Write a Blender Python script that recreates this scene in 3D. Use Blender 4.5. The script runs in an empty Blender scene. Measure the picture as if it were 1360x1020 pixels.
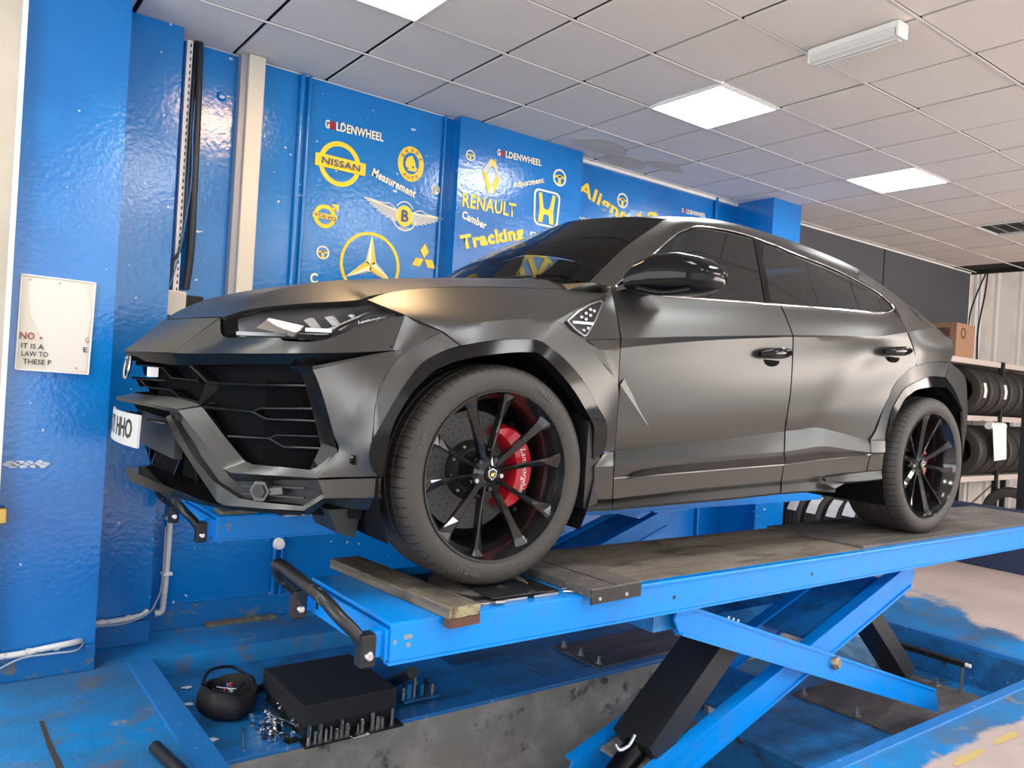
import bpy, bmesh, math, random
from mathutils import Vector, Matrix
random.seed(7)
PI = math.pi
scene = bpy.context.scene
COL = scene.collection

# ------------------------------------------------------------------ camera
cam_data = bpy.data.cameras.new('camera')
cam_data.sensor_width = 36.0
cam_data.lens = 27.76
cam_data.clip_start = 0.05
cam_data.clip_end = 200
cam = bpy.data.objects.new('camera', cam_data)
COL.objects.link(cam)
_yaw, _pitch, _roll = 0.6406, -0.0020, 0.0605
_f = Vector((math.sin(_yaw)*math.cos(_pitch), math.cos(_yaw)*math.cos(_pitch), math.sin(_pitch)))
_r = Vector((math.cos(_yaw), -math.sin(_yaw), 0))
_u = _r.cross(_f)
_rr = _r*math.cos(_roll) + _u*math.sin(_roll)
_uu = -_r*math.sin(_roll) + _u*math.cos(_roll)
cam.matrix_world = Matrix(((_rr.x, _uu.x, -_f.x, 0), (_rr.y, _uu.y, -_f.y, 0), (_rr.z, _uu.z, -_f.z, 1.6), (0, 0, 0, 1)))
scene.camera = cam

# ------------------------------------------------------------------ light, exposure
world = bpy.data.worlds.new('world')
scene.world = world
world.use_nodes = True
_bg = world.node_tree.nodes['Background']
_bg.inputs['Color'].default_value = (0.93, 0.96, 1.0, 1)
_bg.inputs['Strength'].default_value = 1.5
scene.view_settings.view_transform = 'Standard'
scene.view_settings.look = 'None'
scene.view_settings.gamma = 1
scene.view_settings.use_curve_mapping = False
scene.view_settings.exposure = 0.24

def area(name, loc, rot, sx, sy, power, color):
    d = bpy.data.lights.new(name, 'AREA')
    d.shape = 'RECTANGLE'; d.size = sx; d.size_y = sy; d.energy = power; d.color = color
    o = bpy.data.objects.new(name, d); COL.objects.link(o)
    o.location = loc; o.rotation_euler = rot
    return o
# daylight coming in through the open shutter on the street side (behind the camera, to the right)
area('daylight_street', (12.5, -3.8, 2.6), (math.radians(88), 0, math.radians(24)), 6.0, 1.5, 420, (1.0, 0.86, 0.78))
area('daylight_shopfront', (0.0, -4.2, 1.8), (math.radians(84), 0, 0), 6.0, 2.6, 45, (0.93, 0.97, 1.0))

# added fill light at the left end of the workshop, brightens the front bumper
area('fill_left', (-4.7, 0.6, 1.9), (math.radians(90), 0, math.radians(-90)), 6.0, 2.6, 230, (0.96, 0.97, 1.0))

# ------------------------------------------------------------------ materials
MATS = {}
def mat(name, color=(0.5, 0.5, 0.5), rough=0.5, metal=0.0, spec=0.5, emit=None, estr=0.0, coat=0.0, alpha=None, build=None, bump=0.0, bscale=40.0, mix=None):
    """mix = (color2, noise scale, lo, hi, detail): second colour in noise patches"""
    if name in MATS: return MATS[name]
    m = bpy.data.materials.new(name); m.use_nodes = True
    nt = m.node_tree; b = nt.nodes['Principled BSDF']
    b.inputs['Base Color'].default_value = (*color, 1)
    b.inputs['Roughness'].default_value = rough
    b.inputs['Metallic'].default_value = metal
    b.inputs['Specular IOR Level'].default_value = spec
    if coat: b.inputs['Coat Weight'].default_value = coat; b.inputs['Coat Roughness'].default_value = 0.06
    if emit: b.inputs['Emission Color'].default_value = (*emit, 1); b.inputs['Emission Strength'].default_value = estr
    if mix:
        layers = mix if isinstance(mix, list) else [mix]
        tc = nt.nodes.new('ShaderNodeTexCoord')
        cur = None
        for (c2, sc, lo, hi, det) in layers:
            mp = nt.nodes.new('ShaderNodeMapping')
            if isinstance(sc, tuple): mp.inputs['Scale'].default_value = sc
            else: mp.inputs['Scale'].default_value = (sc, sc, sc)
            nt.links.new(tc.outputs['Object'], mp.inputs['Vector'])
            nz = nt.nodes.new('ShaderNodeTexNoise'); nz.inputs['Scale'].default_value = 1.0
            nz.inputs['Detail'].default_value = det; nz.inputs['Roughness'].default_value = 0.62
            nt.links.new(mp.outputs['Vector'], nz.inputs['Vector'])
            mr = nt.nodes.new('ShaderNodeMapRange')
            mr.inputs['From Min'].default_value = lo; mr.inputs['From Max'].default_value = hi
            nt.links.new(nz.outputs['Fac'], mr.inputs['Value'])
            mx = nt.nodes.new('ShaderNodeMix'); mx.data_type = 'RGBA'
            nt.links.new(mr.outputs['Result'], mx.inputs['Factor'])
            if cur is None: mx.inputs[6].default_value = (*color, 1)
            else: nt.links.new(cur, mx.inputs[6])
            mx.inputs[7].default_value = (*c2, 1)
            cur = mx.outputs[2]
        nt.links.new(cur, b.inputs['Base Color'])
    if bump:
        tc2 = nt.nodes.new('ShaderNodeTexCoord')
        n2 = nt.nodes.new('ShaderNodeTexNoise'); n2.inputs['Scale'].default_value = bscale; n2.inputs['Detail'].default_value = 4
        nt.links.new(tc2.outputs['Object'], n2.inputs['Vector'])
        bp = nt.nodes.new('ShaderNodeBump'); bp.inputs['Strength'].default_value = bump; bp.inputs['Distance'].default_value = 0.02
        nt.links.new(n2.outputs['Fac'], bp.inputs['Height'])
        nt.links.new(bp.outputs['Normal'], b.inputs['Normal'])
    MATS[name] = m
    return m

def glassmat(name, tint, refl_rough=0.02, trans=0.5, dark=(0.01, 0.012, 0.013)):
    m = bpy.data.materials.new(name); m.use_nodes = True
    nt = m.node_tree; nt.nodes.clear()
    out = nt.nodes.new('ShaderNodeOutputMaterial')
    tr = nt.nodes.new('ShaderNodeBsdfTransparent'); tr.inputs['Color'].default_value = (*tint, 1)
    gl = nt.nodes.new('ShaderNodeBsdfPrincipled'); gl.inputs['Base Color'].default_value = (*dark, 1); gl.inputs['Roughness'].default_value = refl_rough
    fr = nt.nodes.new('ShaderNodeFresnel'); fr.inputs['IOR'].default_value = 1.5
    ma = nt.nodes.new('ShaderNodeMath'); ma.operation = 'MULTIPLY_ADD'
    ma.inputs[1].default_value = 1.0; ma.inputs[2].default_value = 1-trans
    nt.links.new(fr.outputs[0], ma.inputs[0]); ma.use_clamp = True
    mx = nt.nodes.new('ShaderNodeMixShader')
    nt.links.new(ma.outputs[0], mx.inputs[0]); nt.links.new(tr.outputs[0], mx.inputs[1]); nt.links.new(gl.outputs[0], mx.inputs[2])
    nt.links.new(mx.outputs[0], out.inputs['Surface'])
    MATS[name] = m
    return m

M_WRAP = mat('matte_wrap', (0.086, 0.086, 0.083), 0.36, 0.85)
M_GLOSS = mat('gloss_black', (0.005, 0.005, 0.006), 0.10, 0.0, 0.2)
M_PLASTIC = mat('black_plastic', (0.015, 0.015, 0.016), 0.5)
M_WELL = mat('wheel_well_felt', (0.004, 0.0045, 0.006), 0.85, spec=0.12)
M_RUBBER = mat('tyre_rubber', (0.038, 0.034, 0.030), 0.62, bump=0.15, bscale=60)
M_RIM = mat('gloss_black_alloy', (0.010, 0.010, 0.011), 0.12, 0.0, 0.6)
M_DISC = mat('brake_disc_ceramic', (0.075, 0.075, 0.073), 0.5, 0.5)
M_RED = mat('caliper_red', (0.55, 0.008, 0.02), 0.3, coat=0.4)
M_CHROME = mat('chrome', (0.75, 0.75, 0.76), 0.12, 1.0)
M_STEEL = mat('worn_steel', (0.45, 0.45, 0.44), 0.35, 0.9)
M_WHITE = mat('white_print', (0.85, 0.85, 0.84), 0.5)
M_BLACKPRINT = mat('black_print', (0.01, 0.01, 0.012), 0.5)
M_GLASS_SIDE = glassmat('privacy_glass', (0.16, 0.17, 0.17), 0.02, 0.5, (0.03, 0.032, 0.032))
M_GLASS_FAR = glassmat('light_tint_glass', (0.80, 0.84, 0.83), 0.02, 0.96, (0.02, 0.02, 0.02))
M_GLASS_WS = glassmat('windscreen_glass', (0.72, 0.78, 0.76), 0.02, 0.94, (0.02, 0.02, 0.02))
M_LENS = glassmat('lamp_lens', (0.8, 0.8, 0.82), 0.03, 0.9, (0.02, 0.02, 0.02))
M_INTERIOR = mat('cabin_dark', (0.012, 0.012, 0.014), 0.7)
M_LAMPGREY = mat('lamp_silver', (0.42, 0.43, 0.44), 0.3, 0.6)

# ------------------------------------------------------------------ mesh helpers
def link(o, parent=None):
    COL.objects.link(o)
    if parent is not None: o.parent = parent
    return o

def mesh_obj(name, verts, faces, m, parent=None, smooth=None, mats=None, fm=None):
    me = bpy.data.meshes.new(name)
    me.from_pydata([tuple(v) for v in verts], [], faces)
    if mats:
        for q in mats: me.materials.append(q)
        if fm: me.polygons.foreach_set('material_index', fm)
    else: me.materials.append(m)
    if smooth is not None:
        me.polygons.foreach_set('use_smooth', [True]*len(me.polygons))
        me.set_sharp_from_angle(angle=math.radians(smooth))
    me.validate(); me.update()
    return link(bpy.data.objects.new(name, me), parent)

def tag(o, label, cat, group=None, kind=None):
    if label: o['label'] = label
    if cat: o['category'] = cat
    if group: o['group'] = group
    if kind: o['kind'] = kind
    return o

def empty(name, loc=(0, 0, 0), label=None, cat=None, group=None, rotz=0.0):
    o = bpy.data.objects.new(name, None); COL.objects.link(o)
    o.empty_display_size = 0.1
    o.location = loc; o.rotation_euler = (0, 0, rotz)
    return tag(o, label, cat, group)

def copy_tree(o, parent=None):
    c = o.copy(); COL.objects.link(c)
    if parent is not None: c.parent = parent
    for ch in list(o.children): copy_tree(ch, c)
    return c

class MB:
    """collects simple shapes and links them as ONE mesh object"""
    def __init__(s): s.v = []; s.f = []
    def add(s, vs, fs):
        n = len(s.v); s.v += [tuple(a) for a in vs]; s.f += [tuple(i+n for i in f) for f in fs]; return s
    def box(s, a, b, bev=0.0):
        x0, y0, z0 = [min(a[i], b[i]) for i in range(3)]; x1, y1, z1 = [max(a[i], b[i]) for i in range(3)]
        if bev <= 0:
            vs = [(x, y, z) for z in (z0, z1) for y in (y0, y1) for x in (x0, x1)]
            return s.add(vs, [(0, 2, 3, 1), (4, 5, 7, 6), (0, 1, 5, 4), (2, 6, 7, 3), (0, 4, 6, 2), (1, 3, 7, 5)])
        bm = bmesh.new(); bmesh.ops.create_cube(bm, size=1)
        for v in bm.verts:
            v.co = Vector(((x0+x1)/2+v.co.x*(x1-x0), (y0+y1)/2+v.co.y*(y1-y0), (z0+z1)/2+v.co.z*(z1-z0)))
        bmesh.ops.bevel(bm, geom=list(bm.edges), offset=bev, segments=2, affect='EDGES', profile=0.5)
        s.add([v.co[:] for v in bm.verts], [[v.index for v in f.verts] for f in bm.faces]) if not bm.verts.index_update() else None
        bm.free(); return s
    def bar(s, a, b, w, h, up=(0, 0, 1), twist=0):
        """box beam from a to b, w across, h along up"""
        a = Vector(a); b = Vector(b); d = (b-a).normalized(); u = Vector(up)
        sd = d.cross(u).normalized(); u = sd.cross(d).normalized()
        vs = []
        for p in (a, b):
            for (i, j) in ((-1, -1), (1, -1), (1, 1), (-1, 1)): vs.append(p+sd*(i*w/2)+u*(j*h/2))
        return s.add(vs, [(0, 3, 2, 1), (4, 5, 6, 7), (0, 1, 5, 4), (1, 2, 6, 5), (2, 3, 7, 6), (3, 0, 4, 7)])
    def tube(s, pts, r, n=10, caps=True, smooth=0):
        pts = [Vector(p) for p in pts]
        if smooth: pts = catmull(pts, smooth)
        rr = r if isinstance(r, (list, tuple)) else [r]*len(pts)
        vs = []; fs = []; prev = None
        for i, p in enumerate(pts):
            d = (pts[min(i+1, len(pts)-1)]-pts[max(i-1, 0)]).normalized()
            if prev is None:
                a = d.orthogonal().normalized()
            else:
                a = (prev-d*prev.dot(d)).normalized()
            prev = a; c = d.cross(a)
            for k in range(n):
                t = 2*PI*k/n; vs.append(p+(a*math.cos(t)+c*math.sin(t))*rr[i])
        for i in range(len(pts)-1):
            for k in range(n):
                fs.append((i*n+k, i*n+(k+1) % n, (i+1)*n+(k+1) % n, (i+1)*n+k))
        if caps:
            fs.append(tuple(range(n-1, -1, -1))); fs.append(tuple((len(pts)-1)*n+k for k in range(n)))
        return s.add(vs, fs)
    def lathe(s, prof, origin, axis, n=32, close=False, arc=(0, 2*PI)):
        """prof = [(r, h)] about axis through origin"""
        ax = Vector(axis).normalized(); a = ax.orthogonal().normalized(); c = ax.cross(a); o = Vector(origin)
        full = abs(arc[1]-arc[0]-2*PI) < 1e-6; m = n if full else n+1
        vs = []; fs = []
        for (r, h) in prof:
            for k in range(m):
                t = arc[0]+(arc[1]-arc[0])*k/n
                vs.append(o+ax*h+(a*math.cos(t)+c*math.sin(t))*r)
        P = len(prof)
        for i in range(P-1 if not close else P):
            j = (i+1) % P
            for k in range(n):
                k2 = (k+1) % m
                fs.append((i*m+k, i*m+k2, j*m+k2, j*m+k))
        return s.add(vs, fs)
    def prism(s, poly, d):
        """poly: list of 3D points, extruded by vector d"""
        n = len(poly); d = Vector(d)
        vs = [Vector(p) for p in poly]+[Vector(p)+d for p in poly]
        fs = [tuple(range(n-1, -1, -1)), tuple(range(n, 2*n))]
        for i in range(n): fs.append((i, (i+1) % n, n+(i+1) % n, n+i))
        return s.add(vs, fs)
    def build(s, name, m, parent=None, smooth=None):
        o = mesh_obj(name, s.v, s.f, m, parent)
        bm = bmesh.new(); bm.from_mesh(o.data); bmesh.ops.recalc_face_normals(bm, faces=bm.faces); bm.to_mesh(o.data); bm.free()
        if smooth is not None:
            o.data.polygons.foreach_set('use_smooth', [True]*len(o.data.polygons)); o.data.set_sharp_from_angle(angle=math.radians(smooth))
        return o

def catmull(pts, k):
    P = [Vector(p) for p in pts]
    if len(P) < 3:
        return [P[0].lerp(P[-1], i/k) for i in range(k+1)] if len(P) == 2 else P
    out = []
    for i in range(len(P)-1):
        p1, p2 = P[i], P[i+1]
        p0 = P[i-1] if i else p1*2-p2
        p3 = P[i+2] if i+2 < len(P) else p2*2-p1
        for j in range(k):
            t = j/k
            out.append(0.5*((2*p1)+(p2-p0)*t+(2*p0-5*p1+4*p2-p3)*t*t+(3*p1-p0-3*p2+p3)*t**3))
    out.append(P[-1]); return out

def resample(pts, n):
    """n+1 points evenly by arc length"""
    L = [0]
    for a, b in zip(pts, pts[1:]): L.append(L[-1]+(b-a).length)
    out = []; j = 0
    for i in range(n+1):
        t = L[-1]*i/n
        while j < len(pts)-2 and L[j+1] < t: j += 1
        seg = L[j+1]-L[j]
        out.append(pts[j].lerp(pts[j+1], 0 if seg < 1e-9 else min(1, (t-L[j])/seg)))
    return out

# ================================================================== THE ROOM
CZ = 3.507            # ceiling height
GX, GY, GS = 3.8333, 3.1888, 0.6   # ceiling grid origin and pitch
BLUE = (0.0, 0.155, 0.50)
M_WALLBLUE = mat('wall_blue_gloss', (0.0, 0.178, 0.56), 0.17, mix=[((0.0, 0.135, 0.47), 1.1, .45, .7, 3), ((0.62, 0.66, 0.70), 24, .765, .775, 1)], bump=0.10, bscale=34, spec=.85)
M_BEIGE = mat('beige_wall', (0.50, 0.45, 0.37), 0.6, mix=((0.42, .38, .30), 2, .4, .7, 4))
M_TRIMWHITE = mat('white_trim', (0.80, 0.80, 0.78), 0.4)
M_DARKWALL = mat('charcoal_wall', (0.055, 0.058, 0.068), 0.55, bump=.05)
M_TILE = mat('ceiling_tile', (0.86, 0.81, 0.745), 0.9, mix=((0.81, 0.76, 0.695), 3, .3, .8, 5), bump=.06, bscale=160)
M_TBAR = mat('ceiling_bar', (0.80, 0.77, 0.73), 0.6)
M_VOID = mat('ceiling_void', (0.02, 0.02, 0.02), 0.9)
M_PANEL = mat('light_panel_lit', (1, 1, 1), 0.5, emit=(0.97, 0.99, 1.0), estr=26.0)
M_PANELWARM = mat('light_panel_warm', (1, 1, 1), 0.5, emit=(1.0, 0.64, 0.32), estr=32.0)
M_CONC = mat('pit_concrete', (0.27, 0.265, 0.24), 0.8, mix=[((0.38, 0.37, 0.34), 5, .45, .65, 6), ((0.07, 0.07, 0.065), 9, .60, .72, 5)], bump=.35, bscale=14)
M_PITBLUE = mat('pit_blue_paint', (0.015, 0.20, 0.50), 0.34, mix=[((0.02, 0.11, 0.27), 6, .45, .62, 7), ((0.05, 0.055, 0.06), 9, .60, .68, 7), ((0.30, 0.34, 0.37), 40, .68, .72, 3)], bump=.2, bscale=50)

def floor_material():
    m = bpy.data.materials.new('painted_floor'); m.use_nodes = True; nt = m.node_tree; b = nt.nodes['Principled BSDF']
    N = nt.nodes.new; L = nt.links.new
    g = N('ShaderNodeNewGeometry'); sep = N('ShaderNodeSeparateXYZ'); L(g.outputs['Position'], sep.inputs[0])
    def noise(sc, det, rough=.6):
        n = N('ShaderNodeTexNoise'); n.inputs['Scale'].default_value = sc; n.inputs['Detail'].default_value = det; n.inputs['Roughness'].default_value = rough
        L(g.outputs['Position'], n.inputs['Vector']); return n.outputs['Fac']
    def rng(v, lo, hi):
        r = N('ShaderNodeMapRange'); r.inputs['From Min'].default_value = lo; r.inputs['From Max'].default_value = hi; L(v, r.inputs['Value']); return r.outputs['Result']
    def math_(op, a, b_):
        q = N('ShaderNodeMath'); q.operation = op
        for i, z in enumerate((a, b_)):
            if isinstance(z, (int, float)): q.inputs[i].default_value = z
            else: L(z, q.inputs[i])
        return q.outputs[0]
    def mixc(f, a, b_):
        x = N('ShaderNodeMix'); x.data_type = 'RGBA'; L(f, x.inputs[0])
        for i, z in ((6, a), (7, b_)):
            if isinstance(z, tuple): x.inputs[i].default_value = (*z, 1)
            else: L(z, x.inputs[i])
        return x.outputs[2]
    warp = math_('MULTIPLY', math_('SUBTRACT', noise(2.2, 6), .5), 1.1)
    # painted area: x below about 6.6 (slanted) and y above about 1.7
    ex = math_('SUBTRACT', math_('ADD', math_('ADD', sep.outputs[0], math_('MULTIPLY', sep.outputs[1], -.55)), warp), 5.05)
    ey = math_('SUBTRACT', math_('ADD', math_('MULTIPLY', sep.outputs[1], -1.0), math_('MULTIPLY', warp, .3)), -1.66)
    bare = math_('MAXIMUM', rng(ex, -.05, .08), rng(ey, -.01, .02))
    blue = mixc(rng(noise(1.3, 4), .42, .62), (0.008, 0.25, 0.62), (0.04, 0.17, 0.36))
    blue = mixc(rng(noise(3.3, 8, .72), .53, .66), blue, (0.15, 0.155, 0.16))
    blue = mixc(rng(noise(2.3, 9, .75), .585, .64), blue, (0.30, 0.30, 0.285))
    conc = mixc(rng(noise(1.6, 7), .35, .7), (0.60, 0.47, 0.41), (0.46, 0.37, 0.33))
    L(mixc(bare, blue, conc), b.inputs['Base Color'])
    b.inputs['Roughness'].default_value = .36
    L(rng(noise(4, 6), .3, .7), b.inputs['Roughness']) if False else None
    bp = N('ShaderNodeBump'); bp.inputs['Strength'].default_value = .25; bp.inputs['Distance'].default_value = .02
    L(noise(30, 6), bp.inputs['Height']); L(bp.outputs[0], b.inputs['Normal'])
    return m
M_FLOOR = floor_material()

def structure(o, name=None):
    o['kind'] = 'structure'; return o

# floor slab around the lift pit (recess x .97-5.8, y 1.87-4.5)
mb = MB()
mb.box((-5, -4.5, -.6), (.97, 7, 0)).box((.97, -4.5, -.6), (5.8, 1.87, 0)).box((.97, 4.5, -.6), (5.8, 7, 0)).box((5.8, -4.5, -.6), (18, 7, 0))
structure(mb.build('floor', M_FLOOR))
pit = MB().box((.97, 3.4, -.6), (2.6, 4.5, -.1)).box((2.6, 3.4, -.6), (5.8, 3.9, -.1)).box((2.6, 3.9, -.6), (5.8, 4.5, -.25)).build('trim_1', M_PITBLUE)
structure(pit)
structure(MB().box((.97, 3.385, -.6), (5.8, 3.4, -.11)).build('trim_2', M_CONC))
structure(MB().box((.97, 1.87, -.66), (5.8, 3.385, -.6)).build('trim_3', M_CONC))
structure(MB().box((3.65, 1.87, -.6), (5.8, 3.385, -.25)).build('trim_4', M_PITBLUE))
# painted steel edging of the pit
M_EDGE = mat('edging_blue', (0.02, 0.19, 0.52), 0.35, mix=((.35, .38, .40), 30, .66, .70, 4))
structure(MB().box((.97, 1.84, -.10), (5.86, 1.90, .008), .003).build('trim_5', M_EDGE))
structure(MB().box((5.78, 1.84, -.10), (5.84, 4.5, .006), .003).build('trim_6', M_EDGE))
structure(MB().box((.93, 3.1, -.10), (1.05, 4.48, .012), .003).build('trim_7', M_EDGE))
structure(MB().box((.97, 3.38, -.115), (5.8, 3.50, -.095), .003).build('trim_8', M_EDGE))
structure(MB().box((.97, 1.86, -.6), (5.8, 1.875, -.1)).build('trim_9', M_PITBLUE))
structure(MB().box((5.765, 1.87, -.6), (5.785, 4.5, -.02)).build('trim_10', M_PITBLUE))

# walls
wl = [('wall_left', M_BEIGE, (-5, 4.44, 0), (.30, 4.6, CZ)),
      ('wall_column', M_WALLBLUE, (.315, 4.5, 0), (.775, 7, CZ)),
      ('wall_pilaster', M_WALLBLUE, (.775, 4.8, 0), (1.10, 7, CZ)),
      ('wall_back', M_WALLBLUE, (1.10, 4.99, 0), (3.035, 7, CZ)),
      ('wall_sign', M_WALLBLUE, (3.035, 4.88, 0), (4.22, 7, CZ)),
      ('wall_far', M_WALLBLUE, (4.22, 5.04, 0), (6.40, 7, CZ)),
      ('wall_pillar', M_WALLBLUE, (6.40, 4.60, 0), (6.85, 7, CZ)),
      ('wall_dark', M_DARKWALL, (6.85, 5.06, 0), (11.6, 7, CZ)),
      ('wall_annex', mat('white_cladding', (0.66, 0.62, 0.58), .55, mix=((.5, .42, .38), 1.5, .5, .75, 4)), (11.6, 5.6, 0), (18, 7, CZ+1)),
      ('wall_end', M_DARKWALL, (17.8, -4.5, 0), (18, 7, CZ+1)),
      ('wall_near', M_BEIGE, (-5.2, -4.5, 0), (-5, 7, CZ))]
for n, m, a, b in wl: structure(MB().box(a, b).build(n, m))
structure(MB().box((11.6, 5.06, 0), (11.62, 5.6, CZ+1)).build('wall_return', M_TRIMWHITE))
structure(MB().box((.296, 4.43, 0), (.318, 4.50, CZ)).build('trim_11', M_TRIMWHITE))
# skirting boards
M_SKIRT = mat('skirting_blue', (0.0, 0.13, 0.40), 0.35, mix=((.12, .14, .15), 14, .58, .66, 5))
for i, (a, b) in enumerate([((.30, 4.47, 0), (.775, 4.5, .13)), ((.775, 4.77, 0), (1.10, 4.8, .13)), ((1.10, 4.95, 0), (3.035, 4.99, .14)), ((3.035, 4.85, 0), (4.22, 4.88, .14)), ((4.22, 5.01, 0), (6.4, 5.04, .14))]):
    structure(MB().box(a, b, .004).build('baseboard_%d' % (i+1), M_SKIRT))
structure(MB().box((6.98, 4.98, 0), (7.25, 5.06, 2.4)).build('trim_12', mat('grey_boxing', (.30, .29, .27), .6)))
# vertical seams on the charcoal wall and cladding ribs
structure(MB().box((9.29, 5.052, 0), (9.305, 5.06, CZ)).build('trim_13', M_BLACKPRINT))
for i, x in enumerate((12.3, 12.95, 13.1, 13.7, 14.6)):
    structure(MB().box((x, 5.55, 0), (x+.09, 5.6, CZ+1)).build('trim_%d' % (14+i), M_TRIMWHITE))
# ceiling edge angle above the walls
structure(MB().box((4.22, 5.015, CZ-.028), (6.4, 5.04, CZ)).build('trim_20', M_TRIMWHITE))
structure(MB().box((6.85, 5.045, CZ-.016), (11.6, 5.06, CZ)).build('trim_22', M_TRIMWHITE))

# ceiling: slab, bars, one object per tile
ceil = structure(MB().box((-5, -4.5, CZ+.03), (11.62, 7, CZ+.15)).box((11.62, -4.5, CZ+1), (18, 7, CZ+1.1)).box((11.6, -4.5, CZ-.02), (11.66, 5.6, CZ+1)).build('ceiling', M_VOID))
mb = MB()
for j in range(-13, 4):
    y = GY+GS*j
    mb.box((-5, y-.007, CZ-.002), (11.6, y+.007, CZ+.004))
mb.build('ceiling_bar', M_TBAR, ceil)['kind'] = 'stuff'
tile_me = {}
LIT = {(-8, 0), (-12, 0), (0, 0), (4, 0), (-4, 0), (-4, -4), (0, -4), (4, -4), (8, -4), (-4, -8), (0, -8), (4, -8), (8, -8)}
VENT = {(8, 0)}
def tile_mesh(w, stain=False):
    mb = MB().box((-.287, -w/2, 0), (.287, w/2, .012))
    me = bpy.data.meshes.new('ceiling_tile'); me.from_pydata(mb.v, [], mb.f); me.materials.append(M_TILE); me.update(); return me
tm_full = tile_mesh(.574)
rnd = random.Random(3)
far = MB(); cnt = 0
for i in range(-15, 13):
    for j in range(-13, 4):
        if (i, j) in LIT or (i, j) in VENT: continue
        x = GX+GS*(i+.5); y = GY+GS*(j+.5)
        if x+.3 > 11.6: continue
        wy1 = 4.99 if j == 3 else None
        # tiles the camera can see are parts of their own
        dep = .598*x+.802*y; xc = .802*x-.597*y
        vis = dep > .8 and abs(xc/dep) < .72 and (CZ-1.6)/dep < .62 and j <= 3
        z = CZ+rnd.uniform(0, .006)
        if j == 3:
            continue
        if vis and cnt < 295:
            o = bpy.data.objects.new('ceiling_tile', tm_full); o.location = (x, y, z)
            o.rotation_euler = (rnd.uniform(-.004, .004), rnd.uniform(-.004, .004), rnd.uniform(-.003, .003)); link(o, ceil); cnt += 1
        else: far.box((x-.292, y-.287, z), (x+.292, y+.287, z+.01))
# cut tiles along the wall
for i in range(-6, 13):
    x = GX+GS*(i+.5)
    if x+.3 > 11.6: continue
    y0 = GY+GS*3+.013; me = tile_mesh(.1)
    o = mesh_obj('cut_ceiling_tile', *(lambda m: (m.v, m.f))(MB().box((x-.292, y0, CZ+.002), (x+.292, 5.06, CZ+.012))), M_TILE, ceil)
far.build('ceiling_tiles_beyond', M_TILE, ceil)['kind'] = 'stuff'
# water stains on two tiles by the wall
M_STAIN = mat('stain', (.68, .61, .51), .9)
for (cx, cy_, rx, ry, a) in ((*(4.238,4.675,3.507)[:2], .26, .13, .3), (*(4.661,4.83,3.507)[:2], .22, .10, 0), (*(4.978,4.671,3.507)[:2], .20, .09, .4)):
    vs = [(cx, cy_, CZ-.0012)]; n = 20
    for k in range(n):
        t = 2*PI*k/n; r = 1+.12*math.sin(3*t+a)
        vs.append((cx+rx*r*math.cos(t), cy_+ry*r*math.sin(t), CZ-.0012))
    mesh_obj('water_stain', vs, [(0, 1+(k+1) % n, 1+k) for k in range(n)], M_STAIN, ceil)

# lit LED panels
def led(i, j, label, group=None):
    x = GX+GS*(i+.5); y = GY+GS*(j+.5)
    r = empty('ceiling_light', (x, y, CZ), label, 'ceiling light', group)
    f = MB().box((-.297, -.297, -.008), (.297, -.283, .012)).box((-.297, .283, -.008), (.297, .297, .012)).box((-.297, -.283, -.008), (-.283, .283, .012)).box((.283, -.283, -.008), (.297, .283, .012)).build('light_frame', M_TRIMWHITE, r)
    MB().box((-.283, -.283, -.004), (.283, .283, .006)).build('diffuser', M_PANELWARM if (i, j) == (-4, 0) else M_PANEL, r)
led(-4, 0, 'square lit ceiling panel cut by the top edge of the picture, nearest the left wall')
led(0, 0, 'square lit ceiling panel in the middle of the ceiling')
led(4, 0, 'square lit ceiling panel furthest away, at the right')
for (i, j) in sorted(LIT):
    if j != 0 or i < -4: led(i, j, 'square lit ceiling panel behind the viewer', 'lit ceiling panels out of view')
# louvred fitting, unlit
x, y = GX+GS*8.5, GY+GS*.5
lv = empty('louvre_light', (x, y, CZ), 'unlit louvred ceiling light with mirror cells at the right edge', 'ceiling light')
MB().box((-.297, -.297, -.01), (.297, -.27, .012)).box((-.297, .27, -.01), (.297, .297, .012)).box((-.297, -.27, -.01), (-.27, .27, .012)).box((.27, -.27, -.01), (.297, .27, .012)).build('light_frame', M_TRIMWHITE, lv)
MB().box((-.27, -.27, .028), (.27, .27, .03)).build('louvre_back', M_BLACKPRINT, lv)
for k in range(1, 4): MB().box((-.27, -.27+.135*k-.006, -.006), (.27, -.27+.135*k+.006, .028)).build('louvre_blade', M_CHROME, lv)
for k in range(1, 7): MB().box((-.27+.077*k-.003, -.27, -.004), (-.27+.077*k+.003, .27, .028)).build('louvre_cell', M_CHROME, lv)
# fluorescent batten under the grid
bt = empty('batten_light', (3.80, 2.30, CZ), 'unlit fluorescent batten with clear ribbed cover on the ceiling', 'ceiling light')
MB().box((-.042, -.25, -.045), (.042, .23, -.006), .006).build('batten_body', M_TRIMWHITE, bt)
vs = []; fs = []
for i, y in enumerate((-.24, .22)):
    for k in range(13):
        t = PI+PI*k/12; vs.append((.055*math.cos(t), y, -.045+.055*math.sin(t)))
fs = [(k, k+1, 14+k, 13+k) for k in range(12)]+[tuple(range(12, -1, -1)), tuple(range(13, 26))]
cv = mesh_obj('batten_cover', vs, fs, mat('ribbed_acrylic', (.62, .62, .60), .22, spec=.8), bt, 50)
for k in range(7):
    t = PI+PI*(k+.5)/7
    MB().box((.056*math.cos(t)-.002, -.235, -.045+.056*math.sin(t)-.002), (.056*math.cos(t)+.002, .215, -.045+.056*math.sin(t)+.002)).build('cover_rib', M_TRIMWHITE, cv)
for yy in (-.252, .235): MB().box((-.046, yy-.010, -.09), (.046, yy+.010, -.01), .008).build('end_cap', M_TRIMWHITE, bt)
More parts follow.
